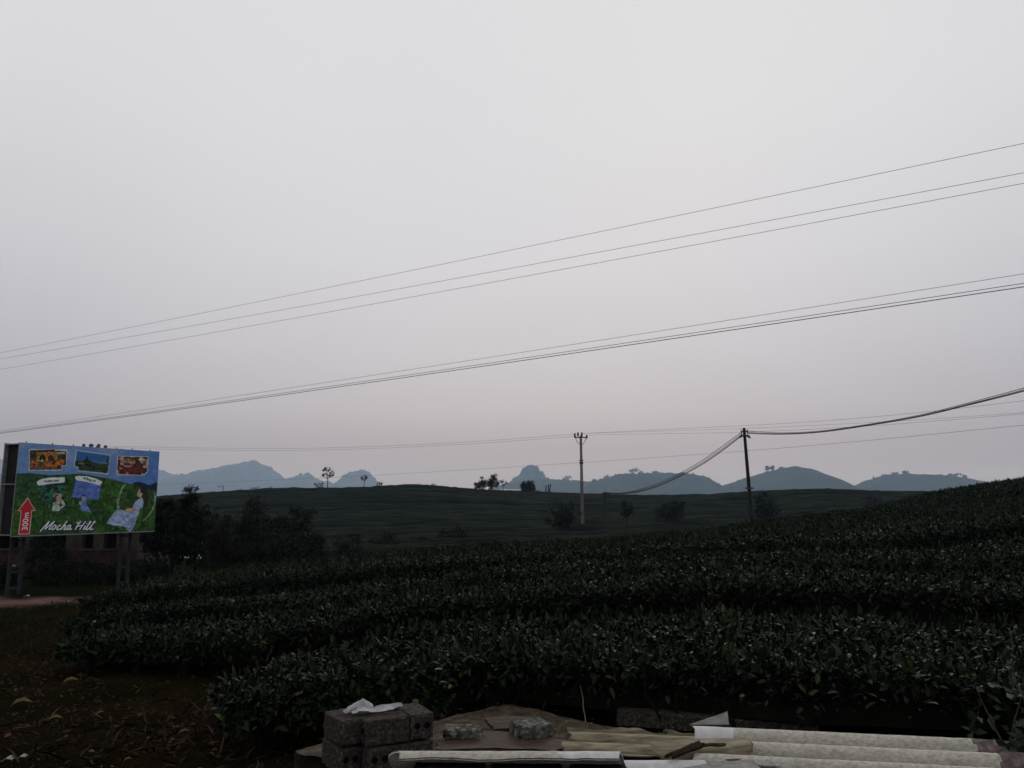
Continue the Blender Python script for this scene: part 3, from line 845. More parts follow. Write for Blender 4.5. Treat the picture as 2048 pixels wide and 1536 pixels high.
# painted print, one colour per grid point
NX, NY = 420, 280
s_, t_ = np.meshgrid(np.linspace(0, 1, NX), np.linspace(0, 1, NY), indexing='ij')
img = np.zeros((NX, NY, 3))
xs_, ys_ = s_ * PW, t_ * PH
n1 = fnoise(s_ * 9, t_ * 7, 4); n2 = fnoise(s_ * 40, t_ * 34, 3); n3 = fnoise(s_ * 90 + 7, t_ * 26, 2); n4 = fnoise(s_ * 130 + 3, t_ * 95, 2); n5 = fnoise(s_ * 170, t_ * 22 + 9, 2)
# sky of the print: pale lilac to deep blue at the far corner
skyc = np.array([.16, .26, .54])
img[:] = skyc
g = np.clip((s_ - .45) * 1.2 + n1 * .35, 0, 1)[..., None]
img[:] = img * (1 - g) + np.array([.035, .14, .50]) * g
g = np.clip(n1 * 1.6 + .15 - np.abs(t_ - .93) * 2.2, 0, 1)[..., None] * .6
img[:] = img * (1 - g) + np.array([.36, .40, .58]) * g
def lerp_line(pts):
    q = sorted(pz(*p) for p in pts)
    return np.interp(s_, [a for a, _ in q], [b for _, b in q])
# dark mountain on the far side
mt = lerp_line([(1080, 470), (1130, 452), (1180, 440), (1230, 452), (1270, 470), (1310, 455), (1350, 440)])
mm = (t_ < mt) & (s_ > .80)
img[mm] = (.012, .014, .035)
# green hill
hl = lerp_line([(100, 372), (250, 368), (420, 384), (560, 378), (700, 372), (820, 395), (960, 420), (1080, 452), (1200, 482), (1340, 522)])
hill = t_ < hl + n2 * .004
base = np.stack([.035 + .02 * n1 + .018 * n2, .105 + .05 * n1 + .05 * n2, .016 + .01 * n2], -1)
yel = np.clip(n3 * 1.5 + n1 * .8 - .1, 0, 1)[..., None]
base = base * (1 - .5 * yel) + np.array([.085, .16, .012]) * .5 * yel
dk = np.clip((s_ - .55) * 1.6, 0, 1)[..., None] * np.clip((t_ - .28) * 4, 0, 1)[..., None]
base = base * (1 - .45 * dk)
teal = np.clip((.3 - s_) * 2 + (t_ - .5) * 3, 0, .7)[..., None]
base = base * (1 - teal) + np.array([.02, .085, .045]) * teal
img[hill] = np.clip(base * .66 * (1 + .7 * n2 + .5 * n3 + .7 * n5 + .5 * n4)[..., None], .003, 1)[hill]

def poly(pts, conv=True):
    q = np.array([pz(*p) if conv else p for p in pts])
    ins = np.zeros(s_.shape, bool)
    j = len(q) - 1
    for i in range(len(q)):
        (xi, yi), (xj, yj) = q[i], q[j]
        with np.errstate(divide='ignore', invalid='ignore'):
            c = ((yi > t_) != (yj > t_)) & (s_ < (xj - xi) * (t_ - yi) / (yj - yi + 1e-12) + xi)
        ins ^= c
        j = i
    return ins
def paint(mask, c, a=1.0, var=0.0):
    cc = np.array(c)[None] * (1 + var * (n2 + 1.1 * n4)[mask][:, None] * 2)
    img[mask] = img[mask] * (1 - a) + np.clip(cc, 0, 1) * a
def ell(X, Y, rx, ry):
    return poly([(X + rx * math.cos(k * .3142), Y + ry * math.sin(k * .3142)) for k in range(20)])

# photo of an orange shop front with pumpkins
paint(poly([(246, 162), (572, 166), (570, 306), (530, 306), (530, 346), (246, 348)]), (.62, .58, .62))
paint(poly([(252, 170), (565, 180), (564, 300), (525, 302), (525, 338), (252, 342)]), (.06, .035, .012), 1, .6)
paint(poly([(310, 190), (490, 184), (490, 262), (310, 270)]), (.38, .15, .03), 1, .5)
paint(poly([(310, 172), (470, 166), (470, 182), (310, 190)]), (.03, .02, .02))
for X, Y, rx, ry in ((285, 290, 34, 32), (395, 296, 40, 28), (455, 290, 38, 30), (515, 276, 32, 28)): paint(ell(X, Y, rx, ry), (.34, .09, .015), 1, .6)
paint(ell(362, 240, 28, 30), (.02, .015, .012)); paint(ell(432, 240, 26, 26), (.035, .02, .015)); paint(ell(358, 262, 10, 9), (.6, .55, .5))
paint(poly([(480, 192), (552, 186), (552, 204), (490, 206)]), (.45, .42, .4)); paint(poly([(252, 316), (525, 322), (525, 338), (252, 342)]), (.10, .07, .05), 1, .5)
# photo of a cottage at dusk
paint(poly([(650, 170), (945, 210), (930, 300), (922, 380), (664, 350), (664, 318), (628, 312), (632, 268)]), (.50, .55, .66))
m_ = poly([(656, 178), (938, 218), (918, 370), (668, 344), (668, 312), (636, 308)])
paint(m_, (.03, .12, .34))
g = np.clip((s_ - .45) * 5, 0, 1) * np.clip((.86 - t_) * 8, 0, 1)
mk = m_ & (g > .02); img[mk] = img[mk] * (1 - g[mk][:, None]) + np.array([.36, .38, .06]) * g[mk][:, None]
paint(poly([(642, 262), (700, 268), (730, 250), (742, 214), (752, 250), (800, 275), (860, 290), (926, 290), (918, 370), (668, 344), (668, 312), (636, 308)]), (.022, .035, .014), 1, .8)
paint(poly([(670, 276), (715, 280), (715, 292), (670, 288)]), (.24, .16, .06)); paint(poly([(700, 330), (850, 346), (850, 360), (690, 344)]), (.04, .07, .03), 1, .5)
paint(poly([(905, 270), (922, 225), (930, 300)]), (.02, .035, .02))
# photo of a red and white crowd indoors
paint(poly([(998, 220), (1266, 226), (1262, 356), (1228, 390), (992, 384)]), (.55, .50, .56))
m_ = poly([(1006, 226), (1260, 232), (1256, 352), (1224, 384), (998, 378)])
paint(m_, (.085, .022, .016), 1, .9)
paint(poly([(1060, 240), (1150, 244), (1145, 286), (1055, 284)]), (.25, .12, .07), 1, .6); paint(poly([(1028, 228), (1058, 228), (1056, 300), (1026, 300)]), (.30, .22, .2), 1, .4)
paint(ell(1203, 250, 20, 16), (.62, .55, .5)); paint(m_ & (n2 > .24), (.5, .33, .26), .8); paint(m_ & (n2 < -.25) & (t_ < .82), (.28, .02, .02), .7)

# two paper cup pictures
paint(poly([(335, 466), (552, 448), (556, 560), (560, 640), (545, 700), (430, 690), (420, 640), (345, 640)]), (.012, .045, .026), 1, 1.2)
paint(poly([(335, 466), (552, 448), (556, 560), (345, 600)]) & (n2 > .12), (.03, .14, .10), .8)
paint(poly([(312, 442), (340, 424), (390, 411), (450, 405), (552, 404), (553, 440), (540, 450), (450, 456), (380, 466), (330, 474), (318, 466)]), (.78, .76, .80))
paint(ell(490, 565, 36, 24), (.55, .42, .28)); paint(ell(484, 576, 26, 30), (.10, .05, .03)); paint(ell(500, 584, 22, 26), (.45, .26, .19))
paint(poly([(452, 622), (480, 612), (520, 592), (545, 606), (558, 642), (520, 668), (505, 690), (442, 692)]), (.38, .40, .34), 1, .5)
paint(poly([(500, 596), (526, 588), (534, 604), (512, 614)]), (.5, .3, .22)); paint(poly([(506, 640), (520, 600), (530, 640), (515, 664)]), (.05, .04, .04))
paint(poly([(650, 430), (866, 470), (838, 596), (830, 640), (800, 700), (700, 690), (690, 640), (640, 585), (612, 574)]), (.018, .06, .016), 1, .8)
paint(poly([(650, 428), (864, 466), (836, 596), (612, 572)]), (.10, .16, .52), 1, .2)
paint(poly([(640, 396), (672, 391), (740, 395), (810, 412), (870, 438), (868, 452), (852, 474), (780, 452), (700, 436), (652, 428), (642, 414)]), (.80, .77, .78))
paint(ell(712, 562, 18, 12), (.02, .02, .04)); paint(poly([(696, 568), (716, 562), (742, 596), (700, 598)]), (.36, .30, .34))
paint(poly([(698, 590), (732, 598), (740, 640), (778, 698), (690, 692), (686, 640)]), (.15, .22, .48), 1, .25); paint(poly([(672, 618), (690, 606), (690, 650), (680, 640)]), (.4, .42, .5))

# white brushed ring round the woman, from the enlargement of the right part
Z3 = 1736 / 130.0
def w3(X, Y): return ((200 + X / Z3) * ZS, (960 + Y / Z3 - 860) * ZS)
def wpoly(pts): return poly([w3(*p) for p in pts])
paint(wpoly([(660, 110), (610, 160), (560, 230), (520, 330), (475, 400), (445, 520), (440, 650), (465, 760), (520, 765), (500, 650), (515, 540), (545, 420), (570, 320), (620, 210), (690, 110)]), (.36, .42, .36), .55, .4)
paint(wpoly([(1440, 320), (1480, 340), (1490, 460), (1480, 600), (1440, 730), (1380, 860), (1290, 980), (1180, 1080), (1100, 1100), (1200, 1030), (1300, 930), (1390, 780), (1440, 640), (1455, 480)]), (.36, .42, .36), .55, .4)
# seated woman in a pale dress
paint(wpoly([(1050, 220), (1130, 190), (1230, 215), (1280, 310), (1290, 520), (1270, 730), (1150, 760), (1130, 560), (1090, 420), (1060, 330)]), (.022, .014, .010), 1, .3)
paint(wpoly([(1055, 230), (1090, 240), (1110, 330), (1140, 360), (1130, 400), (1090, 430), (1130, 480), (1065, 500), (1055, 450), (1000, 445), (990, 400), (985, 360), (1015, 320)]), (.48, .34, .26), 1, .1)
paint(wpoly([(1060, 240), (1140, 220), (1150, 360), (1085, 345)]), (.03, .018, .012))
paint(wpoly([(1000, 540), (1060, 490), (1140, 490), (1160, 600), (1140, 720), (1060, 790), (1020, 900), (960, 990), (900, 900), (930, 800), (870, 740), (890, 640), (930, 580)]), (.36, .38, .58), 1, .15)
paint(wpoly([(390, 850), (480, 790), (620, 800), (700, 860), (860, 870), (960, 800), (1040, 870), (980, 1000), (930, 1180), (880, 1280), (800, 1390), (720, 1340), (660, 1250), (470, 1230), (300, 1200), (170, 1160), (260, 1020)]), (.33, .37, .60), 1, .2)
paint(wpoly([(470, 900), (520, 880), (420, 1200), (360, 1200)]), (.40, .44, .66), .7); paint(wpoly([(820, 1000), (960, 1000), (880, 1270), (800, 1360)]), (.16, .21, .46), .8)
paint(wpoly([(640, 830), (720, 760), (830, 740), (880, 780), (960, 760), (900, 840), (760, 880), (690, 860)]), (.44, .27, .19), 1, .3)
paint(wpoly([(140, 1170), (260, 1190), (420, 1220), (600, 1230), (680, 1290), (720, 1360), (820, 1400), (860, 1300), (1000, 1330), (1000, 1460), (100, 1440)]) & (n2 + n3 > -.05), (.03, .085, .014), 1, .8)

img = np.clip(img * np.array([.93, 1.06, .98]) * (1 + .16 * n2 + .10 * n3 + .22 * n4)[..., None], 0, 1)
fv = np.stack([xs_, np.full_like(xs_, -.004), zb + ys_], -1).reshape(-1, 3)
print_m = bpy.data.materials.new('billboard_print'); print_m.use_nodes = True
_n, _l = print_m.node_tree.nodes, print_m.node_tree.links
_a = _n.new('ShaderNodeAttribute'); _a.attribute_name = 'print'
_p = _n['Principled BSDF']; _p.inputs['Roughness'].default_value = .55; _p.inputs['Specular IOR Level'].default_value = .25
_l.new(_a.outputs['Color'], _p.inputs['Base Color'])
me = np_mesh('printed_face', fv, [grid_faces(NX, NY)], print_m, colors=np.concatenate([img, np.ones((NX, NY, 1))], -1).reshape(-1, 4))
link('printed_face', me, bb)

def lp(px, py, off=.012):
    """pixel -> the board's own space, a little proud of the face"""
    s, t = on_panel(px, py)
    return Vector((s * PW, -off, zb + t * PH))

b = MB()                                               # sheet behind the print and its twin on the other side
b.box((PW / 2, .012, zb + PH / 2), (PW, .03, PH))
b.build('front_panel', M['steel'], bb)
b = MB(); b.box((PW / 2, TK, zb + PH / 2), (PW, .03, PH)); b.build('back_panel', M['steel'], bb)
b = MB()
b.box((PW / 2, TK / 2, zb + .02), (PW - .04, TK - .06, .012)); b.box((PW / 2, TK / 2, zb + PH - .05), (PW - .04, TK - .06, .012))
b.box((.07, TK / 2, zb + PH / 2), (.012, TK - .06, PH - .12)); b.box((PW - .07, TK / 2, zb + PH / 2), (.012, TK - .06, PH - .12))
b.build('inner_sheet', M['black'], bb)
b = MB()
for x in (.0, PW):
    for z in (zb + .02, zb + PH * .55, zb + PH - .03): b.box((x, TK / 2, z), (.03, TK - .06, .022))
    b.box((x, TK - .0, zb + PH / 2), (.036, .036, PH))
for y in (.0, TK): b.box((PW / 2, y + .012 * (y > 0), zb - .012), (PW, .03, .022))
b.build('frame', M['steel'], bb)
rg = random.Random(3)
for k in range(7):
    b = MB(); x = .2 + k * (PW - .4) / 6 + rg.uniform(-.1, .1)
    b.tube([(x, .0, zb + PH), (x, -.01, zb + PH + .035)], .012, 5)
    b.build('rivet', M['dull_steel'], bb)

# legs: pairs of posts with rungs, sunk in the ground
def post_foot(lx, ly):
    w = bb_base + Matrix.Rotation(pang, 3, 'Z') @ Vector((lx, ly, 0))
    return G(w.x, w.y) - bb_base.z - .3
for lx in (.34, PW - .62):
    leg = MB()
    for dx in (-.13, .13):
        f = post_foot(lx + dx, TK / 2)
        q = MB(); q.box((lx + dx, TK / 2 + .02, (f + zb + PH * .9) / 2), (.065, .065, zb + PH * .9 - f)); q.build('post', M['dull_steel'], bb)
    f = post_foot(lx, TK / 2)
    for z in np.linspace(f + .45, zb - .12, 4):
        q = MB(); q.box((lx, TK / 2 + .02, z), (.17, .04, .04)); q.build('rung', M['dull_steel'], bb)

def flat(pts, name, m, parent, off, thick=.003):
    """A flat shape on the face, with a little thickness; pts in the board's own space (x, z)."""
    n = len(pts)
    v = [(x, -off - thick, z) for x, z in pts] + [(x, -off, z) for x, z in pts]
    f = [tuple(range(n))] + [(i, n + i, n + (i + 1) % n, (i + 1) % n) for i in range(n)]
    bm = MB(); bm.add(v, f)
    return bm.build(name, m, parent)
A_ = [(235, 575), (300, 690), (272, 692), (250, 890), (152, 893), (176, 692), (145, 692)]
ap = [lp(*zp(*p)) for p in A_]
ap = [(p.x, p.z) for p in ap]
ar = flat(ap, 'arrow_sign', M['pink'], bb, .010)
cx_, cz_ = sum(p[0] for p in ap) / 7, sum(p[1] for p in ap) / 7
A2 = [(235, 588), (290, 683), (265, 685), (243, 883), (160, 885), (183, 685), (157, 684)]
ai = [lp(*zp(*p)) for p in A2]
flat([(p.x, p.z) for p in ai], 'arrow', M['red'], ar, .0135)

def text_mesh(name, txt, size, mtx, m, parent, extr=.002, bold=0.0):
    cu = bpy.data.curves.new(name, 'FONT')
    cu.body = txt; cu.size = size; cu.align_x = 'CENTER'; cu.align_y = 'CENTER'
    cu.extrude = extr; cu.offset = bold; cu.resolution_u = 4
    tmp = bpy.data.objects.new(name, cu)
    COL.objects.link(tmp)
    dg = bpy.context.evaluated_depsgraph_get()
    me = bpy.data.meshes.new_from_object(tmp.evaluated_get(dg))
    bpy.data.objects.remove(tmp)
    me.name = name
    me.materials.clear(); me.materials.append(m)
    o = link(name, me, parent)
    o.matrix_local = mtx
    return o
def on_face(px, py, ang, off, sx=1.0):
    """matrix that stands text upright on the face, turned by ang"""
    p = lp(px, py, off)
    return Matrix.Translation(p) @ Matrix.Rotation(math.pi / 2, 4, 'X') @ Matrix.Rotation(ang, 4, 'Z') @ Matrix.Diagonal((sx, 1, 1, 1))
text_mesh('distance_lettering', '300m', .185, on_face(*zp(216, 780), math.pi / 2, .0185), M['white'], bb, bold=.002)
text_mesh('cup_lettering', 'Vườn cau', .072, on_face(*zp(438, 434), .10, .008, 1.25), M['ink'], bb, bold=.002)
text_mesh('cup_lettering', 'Đồng cỏ', .075, on_face(*zp(764, 424), -.20, .008, 1.25), M['ink'], bb, bold=.002)

STROKES = [
    [(680, 485), (780, 370), (885, 258)], [(885, 258), (835, 345), (785, 440)], [(785, 440), (890, 350), (1005, 258)], [(1005, 258), (935, 350), (880, 430), (890, 442), (915, 430)],
    [(1012, 345), (962, 385), (940, 428), (962, 448), (1005, 425), (1042, 375), (1032, 345), (1012, 345)],
    [(1150, 355), (1118, 345), (1075, 388), (1052, 432), (1078, 450), (1140, 425)],
    [(1290, 250), (1215, 350), (1140, 448)], [(1150, 440), (1210, 368), (1248, 348), (1262, 362), (1215, 430), (1225, 450), (1265, 430)],
    [(1372, 350), (1330, 348), (1287, 398), (1275, 433), (1300, 448), (1350, 400), (1375, 350), (1345, 428), (1360, 448), (1395, 425)],
    [(1605, 258), (1540, 340), (1475, 445)], [(1498, 372), (1560, 364), (1645, 350)], [(1510, 285), (1555, 300), (1605, 258)], [(1715, 258), (1640, 350), (1575, 445)],
    [(1712, 355), (1660, 425), (1668, 448), (1700, 430)], [(1738, 318), (1746, 308)],
    [(1700, 430), (1800, 310), (1835, 262), (1812, 264), (1750, 380), (1725, 432), (1745, 450), (1780, 430)],
    [(1780, 430), (1880, 310), (1930, 262), (1905, 260), (1830, 390), (1815, 432), (1835, 450), (1880, 425)]]
def strokes(name, m, off, width, dx, dy):
    b = MB()
    for k, st in enumerate(STROKES):
        q = [lp(20 + (X + dx) / 11.378, 1020 + (Y + dy) / 11.378, off) for X, Y in st]
        for i in range(len(q) - 1):
            d = (q[i + 1] - q[i]); nrm = Vector((-d.z, 0, d.x)).normalized() * width
            o = Vector((0, -.0004 * (k * 8 + i) / 10, 0))
            e_ = d.normalized() * width * .4
            a, c = q[i] - e_ + o, q[i + 1] + e_ + o
            b.add([a - nrm, c - nrm, c + nrm, a + nrm], [(3, 2, 1, 0)])
    return b.build(name, m, bb)
strokes('name_shadow', M['navy'], .006, .030, 14, 10)
strokes('name_lettering', M['white'], .014, .0135, 0, 0)


# ------------------------------------------------------------------ houses
M['brickred'] = mat('dull_red_brick', [(.3, (.022, .012, .011)), (.7, (.058, .032, .029))], scale=3, rough=.95, spec=.1, bump=.4)
M['render'] = mat('stained_render', [(.3, (.024, .019, .018)), (.7, (.060, .046, .042))], scale=2.2, rough=.95, spec=.1, bump=.2)
M['bluesheet'] = mat('blue_roof_sheet', [(.3, (.09, .12, .22)), (.7, (.15, .18, .29))], scale=3, rough=.6, spec=.3)
M['palegreen'] = mat('pale_green_wall', [(.3, (.22, .27, .22)), (.7, (.33, .38, .32))], scale=2, rough=.9, spec=.1)
M['pinkwall'] = mat('pinkish_wall', [(.3, (.20, .15, .16)), (.7, (.30, .24, .25))], scale=2, rough=.9, spec=.1)
M['whitewall'] = mat('white_wall', [(.3, (.62, .60, .62)), (.7, (.78, .76, .78))], scale=2, rough=.9, spec=.1)
M['tin'] = mat('pale_tin_roof', [(.3, (.30, .27, .27)), (.7, (.46, .40, .38))], scale=2, rough=.7, spec=.2)

# brick house seen under the billboard
hd = 27.0
hx0, hx1 = at(-60, 1090, hd).x, at(272, 1090, hd).x
hz0 = min(G(hx0, hd), G(hx1, hd)) - .3
zl = at(160, 1101, hd).z
hs = empty('brick_house', Vector(((hx0 + hx1) / 2, hd, hz0)), 'low unfinished brick house with empty window openings seen under the billboard', 'house')
def hloc(px): return at(px, 1090, hd).x - (hx0 + hx1) / 2
zs0, zt = zl - hz0, zl - hz0 + .95
b = MB(); b.box((0, .1, zs0 / 2), (hx1 - hx0, .24, zs0)); b.build('wall', M['brickred'], hs)
piers = [(-60, -28), (36, 60), (132, 164), (187, 207), (233, 275)]
for a, c in piers:
    b = MB(); b.box(((hloc(a) + hloc(c)) / 2, .1, (zs0 + zt) / 2), (hloc(c) - hloc(a), .22, zt - zs0), jit=.01); b.build('pier', M['render'], hs)
b = MB(); b.box((0, .1, zt + .35), (hx1 - hx0, .26, .7)); b.build('lintel', M['render'], hs)
b = MB(); b.box((0, 3.2, (zt + .7) / 2), (hx1 - hx0, .2, zt + .7)); b.box((-(hx1 - hx0) / 2 + .1, 1.65, (zt + .7) / 2), (.2, 2.85, zt + .7)); b.box(((hx1 - hx0) / 2 - .1, 1.65, (zt + .7) / 2), (.2, 2.85, zt + .7))
b.build('rear_wall', M['render'], hs)
b = MB(); b.box((0, 1.65, zt + .76), (hx1 - hx0 + .5, 3.7, .1)); b.build('roof', M['black'], hs)
for a, c in ((-28, 36), (60, 132), (164, 187), (207, 233)):
    b = MB(); w = hloc(c) - hloc(a)
    b.box(((hloc(a) + hloc(c)) / 2, .04, zs0 + .03), (w + .1, .3, .06)); b.build('sill', M['render'], hs)
# brick courses of the lower wall
bm_ = MB(); bm_.box((0, 0, 0), (.21, .03, .062), jit=.003)
bme = None
rg = random.Random(9)
cnt = 0
for r in range(8):
    z = zs0 - .05 - r * .078
    x = hloc(163) + (r % 2) * .115
    while x < hloc(272) - .12 and cnt < 150:
        if bme is None:
            o = bm_.build('brick', M['brickred'], hs, loc=(x + .1, -.03, z)); bme = o.data
        else:
            o = link('brick', bme, hs, (x + .1, -.03 - rg.uniform(0, .008), z))
        o.rotation_euler = (0, 0, rg.uniform(-.02, .02))
        x += .228; cnt += 1

# house with a blue roof at the edge of the picture
d2 = 46.0
p0 = at(-60, 1085, d2); gx = p0.x; g0 = G(gx, d2) - .2
h2 = empty('house', Vector((gx, d2, g0)), 'house with blue sheet roof and pale green gable beyond the billboard', 'house')
def L2(px, py): q = at(px, py, d2); return q.x - gx, q.z - g0
xr, zr = L2(19, 982); xl = -xr
_, zeave = L2(0, 990); _, zrid = L2(0, 945); _, zmid = L2(0, 988)
b = MB(); b.box((0, 2.0, zmid / 2), (2 * xr - .3, 4, zmid)); b.build('wall', M['pinkwall'], h2)
xm, _ = L2(-22, 945)
b = MB()
v = [(-xr, 0, zmid), (xr - .1, 0, zmid), (xm, 0, zrid - .25), (-xr, 4, zmid), (xr - .1, 4, zmid), (xm, 4, zrid - .25)]
b.add(v, [(0, 1, 2), (5, 4, 3), (0, 3, 4, 1)]); b.build('gable', M['palegreen'], h2)
b = MB()
e = .09
for sx, xe in ((1, xr + .25), (-1, -xr - .3)):
    a0, a1 = (xm, -.5, zrid), (xe, -.5, zmid - .12)
    b.add([a0, a1, (a1[0], 5, a1[2]), (a0[0], 5, a0[2]), (a0[0], -.5, a0[2] - e), (a1[0], -.5, a1[2] - e), (a1[0], 5, a1[2] - e), (a0[0], 5, a0[2] - e)],
          [(0, 1, 2, 3), (7, 6, 5, 4), (0, 4, 5, 1), (1, 5, 6, 2), (2, 6, 7, 3), (3, 7, 4, 0)])
b.build('roof', M['bluesheet'], h2)
# taller blue sheet roof slope behind it
b = MB(); zt2 = L2(0, 945)[1]
b.box((xm + .3, 4.9, (zmid + zt2) / 2), (2 * xr + .4, .08, zt2 - zmid - .02)); b.build('rear_roof', M['bluesheet'], h2)
# white wall glimpsed through the billboard tree
d3 = 44.0
p0 = at(312, 1112, d3); g0 = G(p0.x, d3) - .2
ww = empty('white_wall', Vector((p0.x, d3, g0)), 'pale wall glimpsed through the leaves right of the billboard', 'wall')
zt3 = at(312, 1074, d3).z - g0
b = MB(); b.box((0, 0, zt3 / 2), (S(175, d3), .22, zt3)); b.build('wall', M['whitewall'], ww)
b = MB(); b.box((0, 0, zt3 + .04), (S(179, d3), .3, .08)); b.build('coping', M['render'], ww)

# farm building on the crest, only its roof shows
d4 = 153.0
p0 = at(1022, 984, d4)
fr = empty('farm_roof', Vector((p0.x, d4, p0.z - 1.8)), 'long low farm building with pale sheet roof on the far crest', 'farm building')
w4 = S(46, d4)
b = MB(); b.box((0, 2.5, .9), (w4 * .94, 5, 1.9)); b.build('wall', M['render'], fr)
for k in range(7):
    x = -w4 / 2 + (k + .5) * w4 / 7
    b = MB(); zt4 = at(1022, 977.0 + k * .35, d4).z - fr.location.z
    b.add([(x - w4 / 15, -.6, zt4 - .62), (x + w4 / 15, -.6, zt4 - .62), (x + w4 / 15, 2.5, zt4), (x - w4 / 15, 2.5, zt4),
           (x - w4 / 15, -.6, zt4 - .70), (x + w4 / 15, -.6, zt4 - .70), (x + w4 / 15, 2.5, zt4 - .08), (x - w4 / 15, 2.5, zt4 - .08)],
          [(0, 1, 2, 3), (7, 6, 5, 4), (0, 4, 5, 1), (1, 5, 6, 2), (2, 6, 7, 3), (3, 7, 4, 0)])
    b.build('roof_panel', M['tin'], fr)


# ------------------------------------------------------------------ poles and wires
M['concrete_pole'] = mat('pole_concrete', [(.3, (.085, .076, .072)), (.7, (.155, .14, .132))], scale=4, rough=.9, spec=.1)
M['dark_pole'] = mat('dark_pole_concrete', [(.3, (.010, .009, .010)), (.7, (.024, .021, .022))], scale=4, rough=.9, spec=.1)
M['short_pole'] = mat('short_pole_concrete', [(.3, (.020, .020, .020)), (.7, (.038, .037, .036))], scale=4, rough=.9, spec=.05)
M['iron'] = mat('dark_iron', [(.3, (.02, .018, .02)), (.7, (.045, .04, .042))], scale=9, rough=.7, spec=.3)
M['porcelain'] = mat('brown_insulator', [(.3, (.025, .016, .014)), (.7, (.045, .028, .022))], scale=9, rough=.25, spec=.5)
M['cable'] = mat('black_cable', [(.3, (.010, .010, .012)), (.7, (.02, .02, .022))], scale=20, rough=.6, spec=.2)
M['wire'] = mat('dull_bare_wire', [(.3, (.055, .055, .06)), (.7, (.10, .10, .105))], scale=20, rough=.6, spec=.3)

# tall concrete pole
dp_ = 73.0
p0 = at(1165.5, 1061, dp_); base = Vector((p0.x, dp_, p0.z))
pole = empty('concrete_pole', base, 'tall pale tapered concrete utility pole with four insulators on a short crossarm', 'utility pole')
ht = at(1162, 872, dp_).z - base.z
tx = at(1161.5, 872, dp_).x - base.x
b = MB()
nseg = 24
for sd_ in (-1, 1):                                   # two flanges, ladder holes between them near the top
    b.tube([(tx * k / nseg + sd_ * (.105 - .04 * k / nseg), 0, -.3 + (ht + .3) * k / nseg) for k in range(nseg + 1)], [.072 - .024 * k / nseg for k in range(nseg + 1)], 6)
b.build('flange', M['concrete_pole'], pole)
b = MB(); b.box((tx * .25, 0, ht * .22), (.14, .10, ht * .44 + .3)); b.build('web', M['concrete_pole'], pole)
for k in range(16):
    z = ht * (.47 + .52 * k / 15)
    b = MB(); b.box((tx * z / ht, 0, z), (.12, .09, ht * .030)); b.build('web_bar', M['concrete_pole'], pole)
b = MB(); b.box((tx, -.05, ht - .14), (1.25, .09, .10)); b.build('crossarm', M['iron'], pole)
for x, z0, z1 in ((-.56, -.08, .26), (-.26, -.02, .34), (.10, -.02, .34), (.56, -.20, .08)):
    b = MB()
    b.tube([(tx + x, -.05, ht + z0 - .12), (tx + x, -.05, ht + z0)], .025, 6)
    b.tube([(tx + x, -.05, ht + z0), (tx + x, -.05, ht + z0 + .08), (tx + x, -.05, ht + z0 + .10), (tx + x, -.05, ht + z0 + .2), (tx + x, -.05, ht + z1)], [.09, .105, .07, .105, .06], 9)
    b.build('insulator', M['porcelain'], pole)
for s in (-1, 1):
    b = MB(); b.tube([(tx + s * .5, -.06, ht - .18), (tx + s * .32, -.08, ht - .62), (tx + s * .08, -.08, ht - .85)], .025, 5); b.build('brace', M['iron'], pole)
b = MB(); b.box((tx * .68, 0, at(1163, 921, dp_).z - base.z), (.42, .2, .08)); b.box((tx * .68, 0, at(1163, 926, dp_).z - base.z), (.34, .2, .2)); b.build('band', M['iron'], pole)

def dark_pole(pxb, pyb, pxt, pyt, d, r0, r1, label, mm_='dark_pole'):
    p0 = at(pxb, pyb, d); p1 = at(pxt, pyt, d)
    o = empty('utility_pole', p0, label, 'utility pole')
    q = p1 - p0
    b = MB(); b.tube([(-q.x * .03, 0, -.4), (q.x * .5, 0, q.z * .5), tuple(q)], [r0, (r0 + r1) / 2, r1], 8); b.build('shaft', M[mm_], o)
    return o, q
# leaning pole; its foot stands behind the crest of the near field
po, q = dark_pole(1505, 1058, 1488, 856, 55, .15, .105, 'dark leaning utility pole with thick cables anchored just under its top')
for f, w in ((.965, .0), (.92, .62), (.40, .5)):
    b = MB(); b.box((q.x * f, -.02, q.z * f), (max(w, .36), .32, .10)); b.build('band', M['iron'], po)
for s in (-1, 1):
    b = MB(); b.tube([(q.x * .93 + s * .2, 0, q.z * .93), (q.x * .96 + s * .24, 0, q.z * .985)], .03, 6); b.build('pin', M['iron'], po)
for s in (-1, 1):
    b = MB(); b.tube([(q.x * .92 + s * .22, 0, q.z * .915), (q.x * .92 + s * .42, 0, q.z * .90)], [.07, .05], 6); b.build('clamp', M['iron'], po)
po2, q2 = dark_pole(1211.5, 1072, 1209.5, 984, 68, .13, .10, 'short dark utility pole where the thick cables come down', 'short_pole')
for f, w in ((.97, .5), (.78, .34)):
    b = MB(); b.box((q2.x * f, -.02, q2.z * f), (w, .3, .10)); b.build('band', M['iron'], po2)
